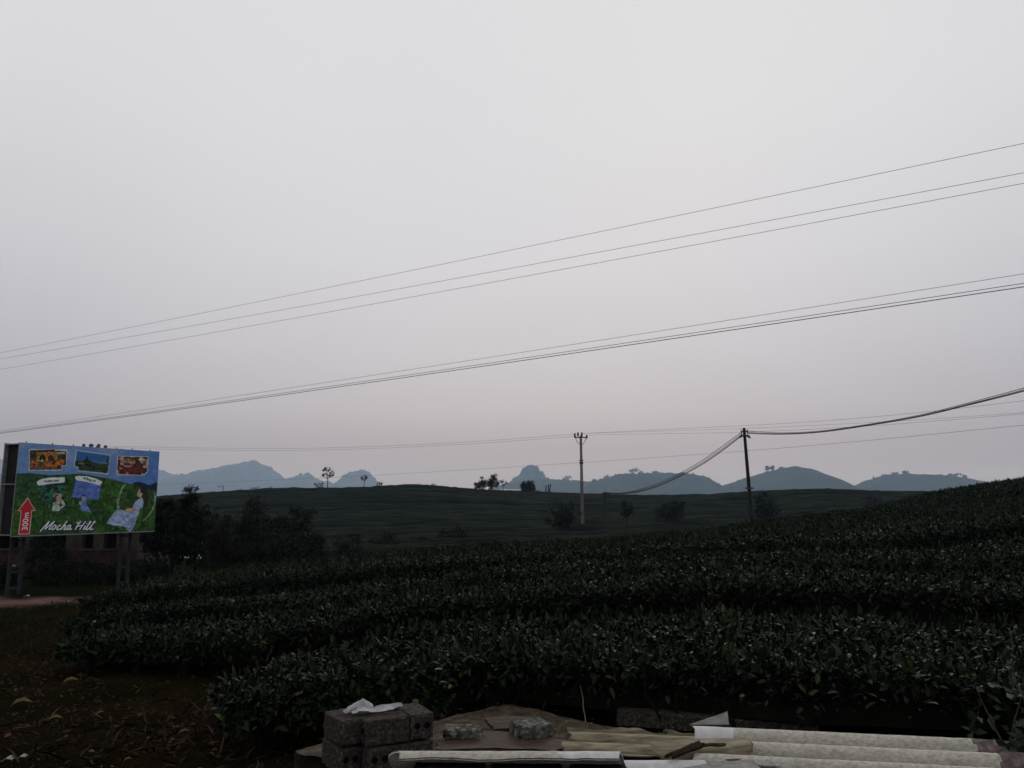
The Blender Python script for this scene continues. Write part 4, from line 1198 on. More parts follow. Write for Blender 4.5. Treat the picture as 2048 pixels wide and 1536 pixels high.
# pole behind the billboard, its three insulator tops just show above the board
dq = 95.0
b0 = at(195, 1050, dq); po3 = empty('utility_pole', b0, 'utility pole behind the billboard with paired insulators peeping over its top edge', 'utility pole')
topz = at(190, 897, dq).z - b0.z
b = MB(); b.tube([(0, 0, -.3), (0, 0, topz)], [.2, .12], 8); b.build('shaft', M['dark_pole'], po3)
for X, Y in ((743, 140), (812, 140), (870, 152)):
    px, py = zp(X, Y)
    c = at(px, py, dq) - b0
    b = MB(); b.box((c.x, 0, c.z - .28), (1.5 if X == 812 else .8, .1, .1)); b.build('crossarm', M['iron'], po3)
    for s in (-.42, .42):
        b = MB(); b.tube([(c.x + s, 0, c.z - .26), (c.x + s, 0, c.z - .05), (c.x + s, 0, c.z), (c.x + s, 0, c.z + .3)], [.07, .10, .2, .17], 7); b.build('insulator', M['porcelain'], po3)
b = MB(); b.box((at(190, 895, dq).x - b0.x, 0, topz - .1), (6.8, .1, .12)); b.build('crossarm', M['iron'], po3)

def wire(pts, rad, label, m='wire', group='overhead wires', sag=0.0, n=48):
    """pts: (px, py, d) through which the wire runs; the ends continue out of the picture."""
    P = [at(*p) for p in pts]
    out = []
    if len(P) == 2:
        d = P[1] - P[0]
        a, c = (P[0] - d * .12) if sag >= 0 else P[0], (P[1] + d * .12) if sag >= 0 else P[1]
        for k in range(n + 1):
            u = k / n
            p = a.lerp(c, u)
            p.z -= 4 * abs(sag) * u * (1 - u) - (4 * abs(sag) * .097 if sag > 0 else 0)
            out.append(p)
    else:                                              # smooth curve through all points
        for i in range(len(P) - 1):
            p0, p1, p2, p3 = P[max(i - 1, 0)], P[i], P[i + 1], P[min(i + 2, len(P) - 1)]
            for k in range(10):
                u = k / 10
                out.append(.5 * ((2 * p1) + (p2 - p0) * u + (2 * p0 - 5 * p1 + 4 * p2 - p3) * u * u + (3 * p1 - p0 - 3 * p2 + p3) * u ** 3))
        out.append(P[-1])
    b = MB()
    o0 = out[0].copy()
    b.tube([p - o0 for p in out], rad * .68, 5, cap=False)
    o = b.build('overhead_wire', M[m], None, loc=o0)
    return thing(o, label, 'cable' if m == 'cable' else 'wire', group)

TG = 'wires crossing the whole sky'
wire([(0, 706, 46), (2048, 287, 19.4)], .011, 'uppermost of the three thin wires crossing the sky', group=TG, sag=.12)
wire([(0, 718, 45.5), (2048, 346, 19.4)], .011, 'middle one of the three thin wires crossing the sky', group=TG, sag=.16)
wire([(0, 739, 45), (2048, 367, 19.4)], .011, 'lowest of the three thin wires crossing the sky', group=TG, sag=.16)
wire([(0, 862, 46), (2048, 548, 19.4)], .010, 'thin wire just above the thick double cable across the sky', group=TG, sag=.10)
wire([(0, 865, 45.6), (2048, 567, 19.5)], .013, 'upper strand of the thick double cable across the sky', 'cable', group=TG, sag=.13)
wire([(0, 867, 45.3), (2048, 574, 19.5)], .018, 'lower heavier strand of the thick double cable across the sky', 'cable', group=TG, sag=.13)
HG = 'wires of the tall concrete pole'
wire([(175, 891, 95), (400, 896, 90), (640, 896, 85), (900, 886, 79), (1155, 868, 73)], .016, 'upper wire from the pole behind the billboard to the tall pole', group=HG)
wire([(205, 894, 95), (400, 900, 90), (640, 900, 85), (900, 890, 79), (1150, 873, 73)], .016, 'lower wire from the pole behind the billboard to the tall pole', group=HG)
wire([(1166, 867, 73), (1350, 858, 68), (1600, 845, 62), (1830, 826, 56), (2120, 793, 48)], .015, 'uppermost wire running on past the leaning pole', group=HG)
wire([(1160, 867, 73), (1400, 860, 67), (1600, 852, 62), (1830, 840, 56), (2120, 820, 48)], .012, 'middle wire running on past the leaning pole', group=HG)
wire([(1172, 870, 73), (1350, 867, 68), (1500, 864, 64), (1750, 851, 57), (2120, 822, 48)], .014, 'lower wire passing right at the leaning pole top', group=HG)
wire([(300, 970, 128), (700, 953, 105), (1163, 925, 82), (1600, 893, 65), (2120, 843, 48)], .017, 'single low wire slanting across behind the concrete pole', group='overhead wires')
CG = 'thick cables on the leaning pole'
for k, (dy, r, lab, lab2) in enumerate(((0, .022, 'top cable of the sagging bundle right of the leaning pole', 'top cable dropping from leaning pole to short pole'),
                                        (3.5, .022, 'middle cable of the sagging bundle right of the leaning pole', 'middle cable dropping from leaning pole to short pole'),
                                        (6, .032, 'lowest thickest cable of the sagging bundle right of the leaning pole', 'lowest thickest cable dropping from leaning pole to short pole'))):
    wire([(1494, 862 + dy * .8, 55), (1560, 865.5 + dy * .5, 52), (1640, 862 + dy * .4, 48.5), (1740, 848 + dy * .4, 44.5), (1840, 830 + dy * .5, 40.5), (1940, 805 + dy * .7, 37), (2048, 776 + dy, 33.5), (2150, 745 + dy, 31)],
         r * 1.25, lab, 'cable', CG)
    wire([(1485, 863 + dy * 1.2, 55), (1440, 896 + dy * 1.4, 57.5), (1400, 924 + dy * 1.2, 59.5), (1355, 949 + dy, 61.5), (1310, 969 + dy * .9, 63.5), (1270, 981 + dy * .6, 65.2), (1240, 986 + dy * .2, 66.6), (1212, 985 + dy * .3, 68)],
         r * 1.6, lab2, 'cable', CG)

# street lamp on the far crest
p0 = on_ground(446, 984, 144)
sl = empty('street_lamp', p0, 'small street lamp on the far tea hill crest under the long mountain', 'street lamp')
hl_ = at(446, 971, 144).z - p0.z
b = MB(); b.tube([(0, 0, -.2), (0, 0, hl_)], [.07, .055], 6); b.build('pole', M['iron'], sl)
b = MB(); b.tube([(0, 0, hl_ - .1), (-.5, 0, hl_ - .02)], .03, 5); b.build('arm', M['iron'], sl)
b = MB(); b.box((-.72, 0, hl_ - .25), (.45, .3, .13)); b.build('lamp_head', M['iron'], sl)


# ------------------------------------------------------------------ the yard in front
def sz(p, z): return Vector((p.x, p.y, z))
def flatp(px, py, z):
    """Where the ray through the pixel meets height z."""
    d = at(px, py, 1.0) - CAM
    t = (z - CAM.z) / d.z
    return CAM + d * t
M['block'] = mat('rough_concrete_block', [(.25, (.013, .0105, .0095)), (.48, (.036, .029, .027)), (.62, (.060, .050, .046)), (.8, (.15, .13, .12))], scale=46, rough=.95, spec=.12, bump=.9, bscale=70)
M['hole_shade'] = mat('block_hole_shade', [(.3, (.003, .003, .003)), (.7, (.008, .007, .007))], scale=20, rough=1, spec=0)
M['slab'] = mat('damp_brown_slab', [(.25, (.012, .009, .007)), (.45, (.034, .025, .015)), (.60, (.060, .046, .028)), (.80, (.13, .11, .075))], scale=13, rough=.85, spec=.2, bump=.6, bscale=42, dist=.6)
M['board'] = mat('wet_rotten_board', [(.25, (.018, .011, .009)), (.55, (.045, .026, .018)), (.8, (.085, .055, .035))], scale=5, rough=.7, spec=.3, bump=.7, bscale=22, stretch=(1.2, 5, 5), dist=1.0)
M['sheet'] = mat('weathered_fibre_cement', [(.22, (.22, .205, .17)), (.40, (.37, .345, .295)), (.60, (.47, .445, .39)), (.85, (.56, .54, .48))], scale=55, rough=.9, spec=.15, bump=.4, bscale=120, stretch=(.7, 1.2, 1.2), dist=.3, detail=14, shade_dirt=(.34, .34, .31))
M['sheet_clean'] = mat('clean_fibre_cement', [(.25, (.44, .44, .435)), (.7, (.58, .58, .575))], scale=24, rough=.85, spec=.15, bump=.2, bscale=90, detail=12, shade_dirt=(.62, .62, .62))
M['sheet_edge'] = mat('broken_sheet_edge', [(.3, (.06, .045, .042)), (.55, (.13, .10, .095)), (.8, (.3, .26, .24))], scale=24, rough=.95, spec=.1, bump=.5)
M['sheet_moss'] = mat('lichen_yellow_sheet', [(.25, (.070, .060, .040)), (.45, (.170, .150, .102)), (.62, (.265, .24, .175)), (.85, (.38, .355, .275))], scale=14, rough=.92, spec=.12, bump=.4, bscale=90, stretch=(.45, 1.6, 1.6), dist=.4, detail=12, shade_dirt=(.40, .36, .30))
M['stone_top'] = mat('mossy_stone', [(.3, (.022, .022, .019)), (.5, (.075, .075, .064)), (.75, (.26, .26, .22))], scale=26, rough=.95, spec=.1, bump=.9, bscale=50)
M['rust'] = mat('rusty_dark_edge', [(.3, (.014, .009, .007)), (.7, (.04, .024, .016))], scale=20, rough=.9, spec=.1, bump=.5)
M['shard'] = mat('grey_sheet_fragment', [(.3, (.14, .135, .125)), (.7, (.25, .24, .225))], scale=18, rough=.9, spec=.12, bump=.3, bscale=60)
M['white_shard'] = mat('whitish_sheet_fragment', [(.3, (.10, .10, .10)), (.5, (.27, .27, .28)), (.75, (.40, .40, .41))], scale=13, rough=.9, spec=.12, bump=.3, bscale=50)


def block(name, c, L, W, Hh, rz, label, cat, group, seed, holes=True, m='block', rough=1.0):
    """Rough block with two dark discs painted as shaded round cores on its ends; c is the centre of its base, L runs along local x."""
    rg = np.random.default_rng(seed)
    o = empty(name, Vector(c), label, cat, group, rz)
    n = (31, 17, 17)
    V, Fq, nb = [], [], 0
    def face(fn, nu, nv):
        nonlocal nb
        u, v = np.meshgrid(np.linspace(-1, 1, nu), np.linspace(-1, 1, nv), indexing='ij')
        q = fn(u, v).reshape(-1, 3)
        V.append(q); Fq.append(grid_faces(nu, nv) + nb); nb += len(q)
    hx, hy = L / 2, W / 2
    st = lambda a, b, c_: np.stack([a, b, c_], -1)
    face(lambda u, v: st(u * hx, v * hy, np.full_like(u, Hh)), n[0], n[1])
    face(lambda u, v: st(u * hx, -v * hy, np.zeros_like(u)), n[0], n[1])
    face(lambda u, v: st(u * hx, np.full_like(u, -hy), (v + 1) / 2 * Hh), n[0], n[2])
    face(lambda u, v: st(-u * hx, np.full_like(u, hy), (v + 1) / 2 * Hh), n[0], n[2])
    face(lambda u, v: st(np.full_like(u, hx), u * hy, (v + 1) / 2 * Hh), n[1], n[2])
    face(lambda u, v: st(np.full_like(u, -hx), -u * hy, (v + 1) / 2 * Hh), n[1], n[2])
    Q = np.concatenate(V)
    # rounded, chipped edges and pitted faces (same displacement for coincident points)
    k = np.stack([np.abs(Q[:, 0]) / hx, np.abs(Q[:, 1]) / hy, np.abs(Q[:, 2] - Hh / 2) / (Hh / 2)], -1)
    edge = np.sort(k, 1)[:, 1]
    w = np.clip((edge - .93) / .07, 0, 1)
    ctr = np.array([0, 0, Hh / 2])
    nz = fnoise(Q[:, 0] * 22 + seed * 3, Q[:, 1] * 22 + Q[:, 2] * 31 + seed, 3)
    nz2 = fnoise(Q[:, 0] * 60 + seed, Q[:, 1] * 60 + Q[:, 2] * 77, 2)
    pull = w * (.003 + .026 * np.clip(nz, 0, 1) ** 1.3) * rough + nz2 * .004 * rough + .012 * (rough - 1) * nz
    Q = Q - unit(Q - ctr) * pull[:, None]
    me = np_mesh('body', Q, [np.concatenate(Fq)], M[m], smooth=False)
    body = link('body', me, o)
    if holes:
        for sx in (-1, 1):
            for sy in (-.42, .42):
                b = MB(); r = min(W, Hh) * .135
                ring = [(sx * (hx + .0035), sy * hy + r * math.cos(a * .5236), Hh * .55 + r * math.sin(a * .5236)) for a in range(12)]
                inn = [(sx * (hx - .05), y, z) for _, y, z in ring]
                rim = [(sx * (hx + .0035), sy * hy + r * 1.16 * math.cos(a * .5236), Hh * .55 + r * 1.16 * math.sin(a * .5236)) for a in range(12)]
                b.add([(sx * (hx + .004), y, z) for _, y, z in ring], [tuple(range(12)) if sx > 0 else tuple(reversed(range(12)))])
                b.build('hole_disc', M['hole_shade'], body)  # flat near-black disc painted as the shade inside a core
    return o

nearc, rightc, leftc = at(734, 1443, 4.30), at(863, 1430, 4.47), at(669, 1425, 4.50)
ztop = nearc.z
ra = math.atan2(rightc.y - nearc.y, rightc.x - nearc.x)
ux, uy = Vector((math.cos(ra), math.sin(ra), 0)), Vector((-math.sin(ra), math.cos(ra), 0))
BG = 'concrete blocks of the corner stack'
BH = .132
def blk(a, bb_, z, L, W, turn, label, seed, holes=True):
    c = Vector((nearc.x, nearc.y, z)) + ux * a + uy * bb_
    return block('concrete_block', c, L, W, BH, ra + turn, label, 'block', BG, seed, holes)
z1, z2, z3 = ztop - BH, ztop - 2 * BH - .008, ztop - 3 * BH - .014
blk(.118, .07, z1, .245, .135, 0, 'topmost concrete block with its long worn side to the front of the stack', 1)
blk(.312, .13, z1, .255, .132, math.pi / 2, 'topmost concrete block showing two round core holes, beside the brown board', 2)
blk(-.072, .19, z1, .25, .125, math.pi / 2 + .12, 'top block at the back corner of the stack, under the white fragment', 3, False)
blk(.09, .215, z1, .24, .13, .03, 'top block hidden in the rear of the stack behind the long one', 4, False)
blk(.07, .128, z2, .255, .14, math.pi / 2 + .05, 'lower block at the corner of the stack with two holes facing the grass', 5)
blk(.262, .07, z2 - .004, .235, .135, -.02, 'lower block with crumbling top, above the roofing sheet end', 6, False)
blk(.262, .21, z2 + .002, .235, .12, 0, 'lower block under the two holed block', 7)
blk(-.075, .2, z2, .25, .125, math.pi / 2 + .12, 'lower block at the back corner of the stack, next to the mossy slab edge', 8)

# mossy slab the rubbish lies on
SZ = .235
Fc, Lc = flatp(1010, 1404, SZ + .01), flatp(596, 1489, SZ)
ed = flatp(1238, 1452, SZ); rdir = Vector((ed.x - Fc.x, ed.y - Fc.y, 0)).normalized()
Rc = Fc + rdir * 2.6; Rc.z = SZ
Nc = Lc + rdir * 2.6; Nc.z = SZ
nu, nv = 70, 46
u, v = np.meshgrid(np.linspace(0, 1, nu), np.linspace(0, 1, nv), indexing='ij')
def quad(u, v):
    a = np.array(Fc)[None, None] * ((1 - u) * (1 - v))[..., None] + np.array(Rc)[None, None] * (u * (1 - v))[..., None]
    return a + np.array(Lc)[None, None] * ((1 - u) * v)[..., None] + np.array(Nc)[None, None] * (u * v)[..., None]
top = quad(u, v)
ed_ = np.minimum(np.minimum(u, 1 - u), np.minimum(v, 1 - v))
top[..., 2] += fnoise(top[..., 0] * 3, top[..., 1] * 3, 3) * .02 + fnoise(top[..., 0] * 16, top[..., 1] * 16, 3) * .010 - np.clip(.03 - ed_, 0, .03) * .9
jx = fnoise(top[..., 0] * 5 + 3, top[..., 1] * 5, 3) * .05 * (ed_ < .005)
top[..., 0] += jx; top[..., 1] += jx
Vv = [top.reshape(-1, 3)]; Ff = [grid_faces(nu, nv)[:, ::-1]]
rim = np.concatenate([np.arange(nv), np.arange(1, nu) * nv + nv - 1, (nu - 1) * nv + np.arange(nv - 2, -1, -1), np.arange(nu - 2, 0, -1) * nv])
low = top.reshape(-1, 3)[rim].copy(); low[:, 2] -= .24 + .02 * fnoise(low[:, 0] * 9, low[:, 1] * 9)
k0 = nu * nv
nr = len(rim)
Ff.append(np.stack([rim, np.roll(rim, -1), k0 + np.roll(np.arange(nr), -1), k0 + np.arange(nr)], 1))
me = np_mesh('slab', np.concatenate([Vv[0], low]) , Ff, M['slab'], smooth=False)
slab = thing(link('stone_slab', me), 'large damp brown slab with crumbs and debris lying corner-on behind the blocks', 'slab')

def sheet(name, label, o, ax, ay, L, Wd, pitch, amp, phase, m, m2=None, tilt=0.0, seed=1, thick=.006, rag=(0.03, 0.03, 0.03, 0.03), nu=90, nv=48, roll=0.0, clean=None, warp=0.0, edge=None, cat='roofing sheet', group='loose roofing sheets', curl=0.0, skew=0.0):
    """Corrugated sheet: ridges along ax from o, width along ay; rag = raggedness of the start, end, low and high edges."""
    ax, ay = Vector(ax).normalized(), Vector(ay)
    ay = (ay - ax * ay.dot(ax)).normalized(); az = ax.cross(ay)
    if az.z < 0: az = -az
    u, v = np.meshgrid(np.linspace(0, 1, nu), np.linspace(0, 1, nv), indexing='ij')
    e0 = rag[0] * (fnoise(v * Wd * 9 + seed, v * 0 + seed, 3)); e1 = rag[1] * (fnoise(v * Wd * 9 + seed + 5, v * 0 + seed, 3))
    f0 = rag[2] * fnoise(u * L * 5 + seed, u * 0 + 3 + seed, 3); f1 = rag[3] * fnoise(u * L * 5 + seed, u * 0 + 8 + seed, 3)
    e1 = e1 + skew * v * Wd
    X = e0 + u * (L + e1 - e0); Y = f0 + v * (Wd + f1 - f0)
    Zc = amp * (np.cos(2 * math.pi * (Y / pitch) + phase)) + roll * Y + warp * vnoise(X * 1.7 + seed, Y * 1.7) + .0025 * vnoise(X * 20, Y * 20 + seed)
    if curl: Zc = Zc + curl * np.clip(v - .6, 0, 1) ** 2
    B0 = np.array(o)[None, None] + X[..., None] * np.array(ax) + Y[..., None] * np.array(ay) + Zc[..., None] * np.array(az)
    B1 = B0 - np.array(az)[None, None] * thick
    k = nu * nv
    V = np.concatenate([B0.reshape(-1, 3), B1.reshape(-1, 3)])
    rim = np.concatenate([np.arange(nv), np.arange(1, nu) * nv + nv - 1, (nu - 1) * nv + np.arange(nv - 2, -1, -1), np.arange(nu - 2, 0, -1) * nv])
    gf = grid_faces(nu, nv)
    fl = np.concatenate([gf, gf[:, ::-1] + k, np.stack([rim, rim + k, np.roll(rim, -1) + k, np.roll(rim, -1)], 1)])
    org = Vector(o)
    V = V - np.array(org)[None]
    me = np_mesh(name, V, [fl], M[m], smooth=True)
    shade_dirt = np.clip(.5 - .5 * np.cos(2 * math.pi * (Y / pitch) + phase) + .28 * fnoise(X * 2.2 + seed, Y * 34, 4) + .12 * fnoise(X * 30, Y * 40 + seed, 2), 0, 1) ** 1.2  # darker valleys paint the shade between ridges; noise adds dirt streaks
    da = me.attributes.new('shade_dirt', 'FLOAT', 'POINT')
    da.data.foreach_set('value', np.concatenate([shade_dirt.ravel(), shade_dirt.ravel()]).astype(np.float32))
    mi = np.zeros(len(fl), np.int32)
    slots = [m]
    if clean:
        slots.append(clean[0])
        cu = (u[:-1, :-1] * L + .04 * vnoise(v[:-1, :-1] * 14, v[:-1, :-1] * 0 + seed))
        cu = cu + (.5 if len(clean) > 2 else 0) * (v[:-1, :-1] < (clean[2] if len(clean) > 2 else 0))
        msk = ((cu < clean[1]) if clean[1] > 0 else (cu > L + clean[1])).ravel()
        mi[:len(gf)][msk] = 1
    if edge:
        slots.append(edge[0])
        msk = (u[:-1, :-1] * L + .05 * fnoise(v[:-1, :-1] * 9 + seed, u[:-1, :-1] * 30) > L - edge[1]).ravel()
        mi[:len(gf)][msk] = len(slots) - 1
    for q in slots[1:]: me.materials.append(M[q])
    me.polygons.foreach_set('material_index', mi)
    ob = link(name, me, None, org)
    return thing(ob, label, cat, group)

# yellow lichen covered sheet in the middle
a, c = at(1150, 1468, 4.62), at(1520, 1490, 4.42)
axd = Vector((1, -.10, -.012))
o = flatp(1128, 1503, .27)
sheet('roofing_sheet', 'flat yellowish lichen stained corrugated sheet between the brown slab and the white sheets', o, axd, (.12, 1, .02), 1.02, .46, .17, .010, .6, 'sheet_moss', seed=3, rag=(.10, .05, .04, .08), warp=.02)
o = flatp(1338, 1514, .37)
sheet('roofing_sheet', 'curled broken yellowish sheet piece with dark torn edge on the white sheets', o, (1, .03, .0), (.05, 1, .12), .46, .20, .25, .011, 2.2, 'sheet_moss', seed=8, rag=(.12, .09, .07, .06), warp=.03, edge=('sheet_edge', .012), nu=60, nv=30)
# right stack of white sheets
p1, p2 = at(1408, 1453, 4.62), at(1978, 1479, 4.40)
axr = (p2 - p1).normalized()
pr = Vector((-axr.y, axr.x, 0))
pitch = .205
o = p1 - pr * (pitch * 1.0) - axr * .10; o.z -= .0
base_o = p1 - pr * (pitch * 2.30) - axr * .09 - Vector((0, 0, .075))
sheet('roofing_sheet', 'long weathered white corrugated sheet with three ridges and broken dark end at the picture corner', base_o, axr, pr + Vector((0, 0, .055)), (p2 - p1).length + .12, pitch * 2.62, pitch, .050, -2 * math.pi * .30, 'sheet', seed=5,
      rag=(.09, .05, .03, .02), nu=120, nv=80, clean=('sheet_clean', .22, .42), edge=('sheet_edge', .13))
# the sheet underneath, showing beyond the broken end
o2 = flatp(1850, 1518, .30)
sheet('roofing_sheet', 'lower reddish grey sheet emerging from under the broken end', o2 - pr * .1, axr, pr, 1.0, .42, pitch, .03, .4, 'sheet_edge', seed=15, nu=50, nv=36)
# front sheet with its arch end
f1, f2 = at(782, 1502, 3.80), at(1242, 1503, 3.76)
axf = (f2 - f1).normalized()
pf = Vector((-axf.y, axf.x, 0))
of = f1 - pf * .030 - Vector((0, 0, .052))
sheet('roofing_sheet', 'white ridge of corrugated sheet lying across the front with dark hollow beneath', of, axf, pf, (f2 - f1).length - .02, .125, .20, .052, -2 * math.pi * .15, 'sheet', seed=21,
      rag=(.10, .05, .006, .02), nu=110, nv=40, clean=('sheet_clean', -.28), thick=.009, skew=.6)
M['shade_block'] = mat('shade_dark_block', [(.3, (.006, .005, .005)), (.7, (.016, .013, .013))], scale=20, rough=.95, spec=.05, bump=.5)  # added blocks, coloured near-black as the shade under the front sheet
for q_, (a_, b_, lab_) in enumerate(((.10, .44, 'added block coloured as dark shade under the front sheet, beside the stack'), (.46, .80, 'added block coloured as dark shade under the middle of the front sheet'), (.82, 1.08, 'added block coloured as dark shade under the arched end of the front sheet'))):
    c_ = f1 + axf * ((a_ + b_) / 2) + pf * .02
    block('concrete_block', (c_.x, c_.y, .235), b_ - a_ - .012, .13, f1.z - .052 - .012 - .235, math.atan2(axf.y, axf.x), lab_, 'block', 'added shade blocks under the front sheet', 90 + q_, False, 'shade_block')
# grey ridge right of it, under the yellow sheet
g1, g2 = at(1255, 1516, 4.25), at(1450, 1521, 4.23)
og = g1 - pf * .09 - Vector((0, 0, .075))
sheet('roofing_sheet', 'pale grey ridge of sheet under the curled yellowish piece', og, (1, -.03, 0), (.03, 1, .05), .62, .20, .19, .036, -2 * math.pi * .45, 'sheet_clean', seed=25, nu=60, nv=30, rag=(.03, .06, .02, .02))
o = flatp(1200, 1540, .34)
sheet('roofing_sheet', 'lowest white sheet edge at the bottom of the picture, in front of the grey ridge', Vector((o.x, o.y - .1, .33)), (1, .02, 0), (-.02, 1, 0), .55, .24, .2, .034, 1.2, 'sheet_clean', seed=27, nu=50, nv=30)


def chip(name, label, corners, thick, m, seed, cat='fragment', group='broken sheet fragments', n=26, bend=0.0, jag=.02):
    """Thin broken piece spanned by four corners (world points), slightly bent, with ragged edges."""
    c = [np.array(q) for q in corners]
    u, v = np.meshgrid(np.linspace(0, 1, n), np.linspace(0, 1, n), indexing='ij')
    P = c[0] * ((1 - u) * (1 - v))[..., None] + c[1] * (u * (1 - v))[..., None] + c[2] * (u * v)[..., None] + c[3] * ((1 - u) * v)[..., None]
    nrm = np.cross(c[1] - c[0], c[3] - c[0]); nrm = nrm / (np.linalg.norm(nrm) + 1e-9)
    if nrm[2] < 0: nrm = -nrm
    ed_ = np.minimum(np.minimum(u, 1 - u), np.minimum(v, 1 - v))
    w = np.exp(-ed_ * 16)
    cen = P.mean((0, 1))
    P = P + (cen - P) * (w * jag * 4 * (fnoise(u * 6 + seed, v * 6 + seed, 3)))[..., None]
    P = P + nrm * (bend * np.sin(u * math.pi) + .004 * fnoise(u * 9 + seed, v * 9, 2))[..., None]
    B1 = P - nrm * thick
    k = n * n
    rim = np.concatenate([np.arange(n), np.arange(1, n) * n + n - 1, (n - 1) * n + np.arange(n - 2, -1, -1), np.arange(n - 2, 0, -1) * n])
    gf = grid_faces(n, n)
    fl = np.concatenate([gf, gf[:, ::-1] + k, np.stack([rim, rim + k, np.roll(rim, -1) + k, np.roll(rim, -1)], 1)])
    org = cen
    me = np_mesh(name, np.concatenate([P.reshape(-1, 3), B1.reshape(-1, 3)]) - org, [fl], M[m], smooth=False)
    return thing(link(name, me, None, Vector(org)), label, cat, group)

# white fragment on the block stack: an upright torn flap and a low rolled edge
zt_ = ztop
fa = [at(684, 1424, 4.40), at(742, 1417, 4.52), at(742, 1412, 4.60), at(726, 1395, 4.56)]
fr_ = MB()
def strip(pts_a, pts_b, th):
    n = len(pts_a)
    v = [tuple(p) for p in pts_a] + [tuple(p) for p in pts_b]
    off = Vector((0, .008, -.004))
    v += [tuple(Vector(p) + off) for p in pts_a] + [tuple(Vector(p) + off) for p in pts_b]
    f = []
    for i in range(n - 1):
        f += [(i, i + 1, n + i + 1, n + i), (3 * n + i, 3 * n + i + 1, 2 * n + i + 1, 2 * n + i), (i, 2 * n + i, 2 * n + i + 1, i + 1), (n + i, n + i + 1, 3 * n + i + 1, 3 * n + i)]
    f += [(0, n, 3 * n, 2 * n), (n - 1, 3 * n - 1, 4 * n - 1, 2 * n - 1)]
    fr_.add(v, f)
Zq = 2048 / 300.0
def q1(X, Y, d): return at(640 + X / Zq, 1380 + Y / Zq, d)
strip([q1(300, 270, 4.45), q1(430, 215, 4.47), q1(520, 145, 4.49), q1(598, 98, 4.50), q1(660, 150, 4.51), q1(720, 190, 4.52)],
      [q1(335, 318, 4.40), q1(420, 268, 4.41), q1(520, 262, 4.42), q1(600, 258, 4.43), q1(660, 245, 4.45), q1(730, 228, 4.47)], .008)
strip([q1(415, 285, 4.40), q1(520, 262, 4.415), q1(640, 244, 4.44), q1(760, 215, 4.465), q1(860, 200, 4.475), q1(960, 190, 4.485), q1(1060, 172, 4.50), q1(1112, 172, 4.50)],
      [q1(450, 314, 4.37), q1(540, 296, 4.39), q1(650, 290, 4.40), q1(770, 290, 4.41), q1(880, 282, 4.42), q1(970, 264, 4.44), q1(1040, 238, 4.45), q1(1122, 230, 4.46)], .01)
strip([q1(295, 270, 4.44), q1(360, 262, 4.43), q1(412, 250, 4.42)], [q1(340, 320, 4.39), q1(385, 302, 4.39), q1(412, 272, 4.40)], .01)
ob = fr_.build('sheet_fragment', M['white_shard'])
bm = bmesh.new(); bm.from_mesh(ob.data)
bmesh.ops.subdivide_edges(bm, edges=[e_ for e_ in bm.edges if e_.calc_length() > .015], cuts=4, use_grid_fill=True)
for vt in bm.verts:
    q_ = vt.co * 26
    vt.co += Vector((float(fnoise(q_.x, q_.z + 9, 3)), float(fnoise(q_.z, q_.x + 5, 3)), float(fnoise(q_.y + q_.x, q_.z, 3)))) * .009
bm.to_mesh(ob.data); bm.free()
cg = sum((Vector(p) for p in fr_.v), Vector()) / len(fr_.v)
ob.data.transform(Matrix.Translation(-cg)); ob.location = cg
thing(ob, 'torn white fibre sheet fragment lying on top of the concrete block stack', 'fragment', 'broken sheet fragments')

# grey triangular shard standing up behind the sheets
chip('sheet_fragment', 'grey triangular shard standing up behind the white sheets', [at(1378, 1449, 4.86), at(1458, 1449, 4.82), at(1455, 1422, 4.88), at(1448, 1425, 4.88)], .008, 'shard', 4, jag=.004)
chip('sheet_fragment', 'grey broken piece lying at the bottom edge in front of the third ridge', [at(1340, 1540, 4.02), at(1525, 1540, 4.0), at(1500, 1514, 4.2), at(1455, 1521, 4.18)], .009, 'shard', 6, jag=.02)
chip('sheet_fragment', 'thin pale splinter beside the third ridge of the long sheet', [at(1506, 1529, 4.1), at(1560, 1531, 4.1), at(1556, 1527, 4.14), at(1512, 1526, 4.14)], .006, 'white_shard', 9, jag=.01)

chip('sheet_fragment', 'dark rusty torn strip curling along the edge of the yellowish piece', [at(1330, 1513, 4.13), at(1346, 1513, 4.12), at(1410, 1490, 4.22), at(1388, 1486, 4.25)], .012, 'rust', 11, bend=.015, jag=.05)
chip('sheet_fragment', 'thin dark splinter lying between the two white ridges', [at(1376, 1491, 4.24), at(1450, 1490, 4.24), at(1450, 1486, 4.27), at(1382, 1486, 4.27)], .008, 'rust', 13, jag=.03)

# brown boards and stones on the slab
BD = 'wet brown boards on the slab'
chip('board', 'large wet reddish brown board under the two stones', [flatp(868, 1500, .265), flatp(1110, 1501, .26), flatp(1158, 1484, .27), flatp(905, 1456, .272)], .022, 'board', 12, 'board', BD, bend=.012, jag=.03)
chip('board', 'smaller brown board leaning at the back of the slab', [flatp(985, 1459, .272), flatp(1105, 1460, .275), flatp(1090, 1438, .295), flatp(972, 1433, .31)], .024, 'board', 14, 'board', BD, bend=.012, jag=.04)
SG = 'mossy stones on the brown board'
def stone(px0, px1, py0, py1, z, seed, label, rz, dep):
    a, c = flatp(px0, py1, z), flatp(px1, py1, z)
    L = (c - a).length
    mid = (a + c) / 2
    hgt = (py1 - py0) / F * mid.y * .9
    o = block('stone', (mid.x, mid.y + dep * .5, z), L * .98, dep, hgt, rz, label, 'stone', SG, seed, False, 'stone_top', 1.7)
    return o
stone(886, 964, 1460, 1480, .272, 31, 'flat mossy stone near the concrete blocks', -.05, .13)
stone(1026, 1100, 1452, 1480, .272, 33, 'taller mossy stone with pale rough top, turned corner-on', .45, .17)
stone(1328, 1336, 1462, 1470, .30, 35, 'tiny dark pebble on the yellowish sheet', .3, .02)['group'] = 'crumbs on the sheets'
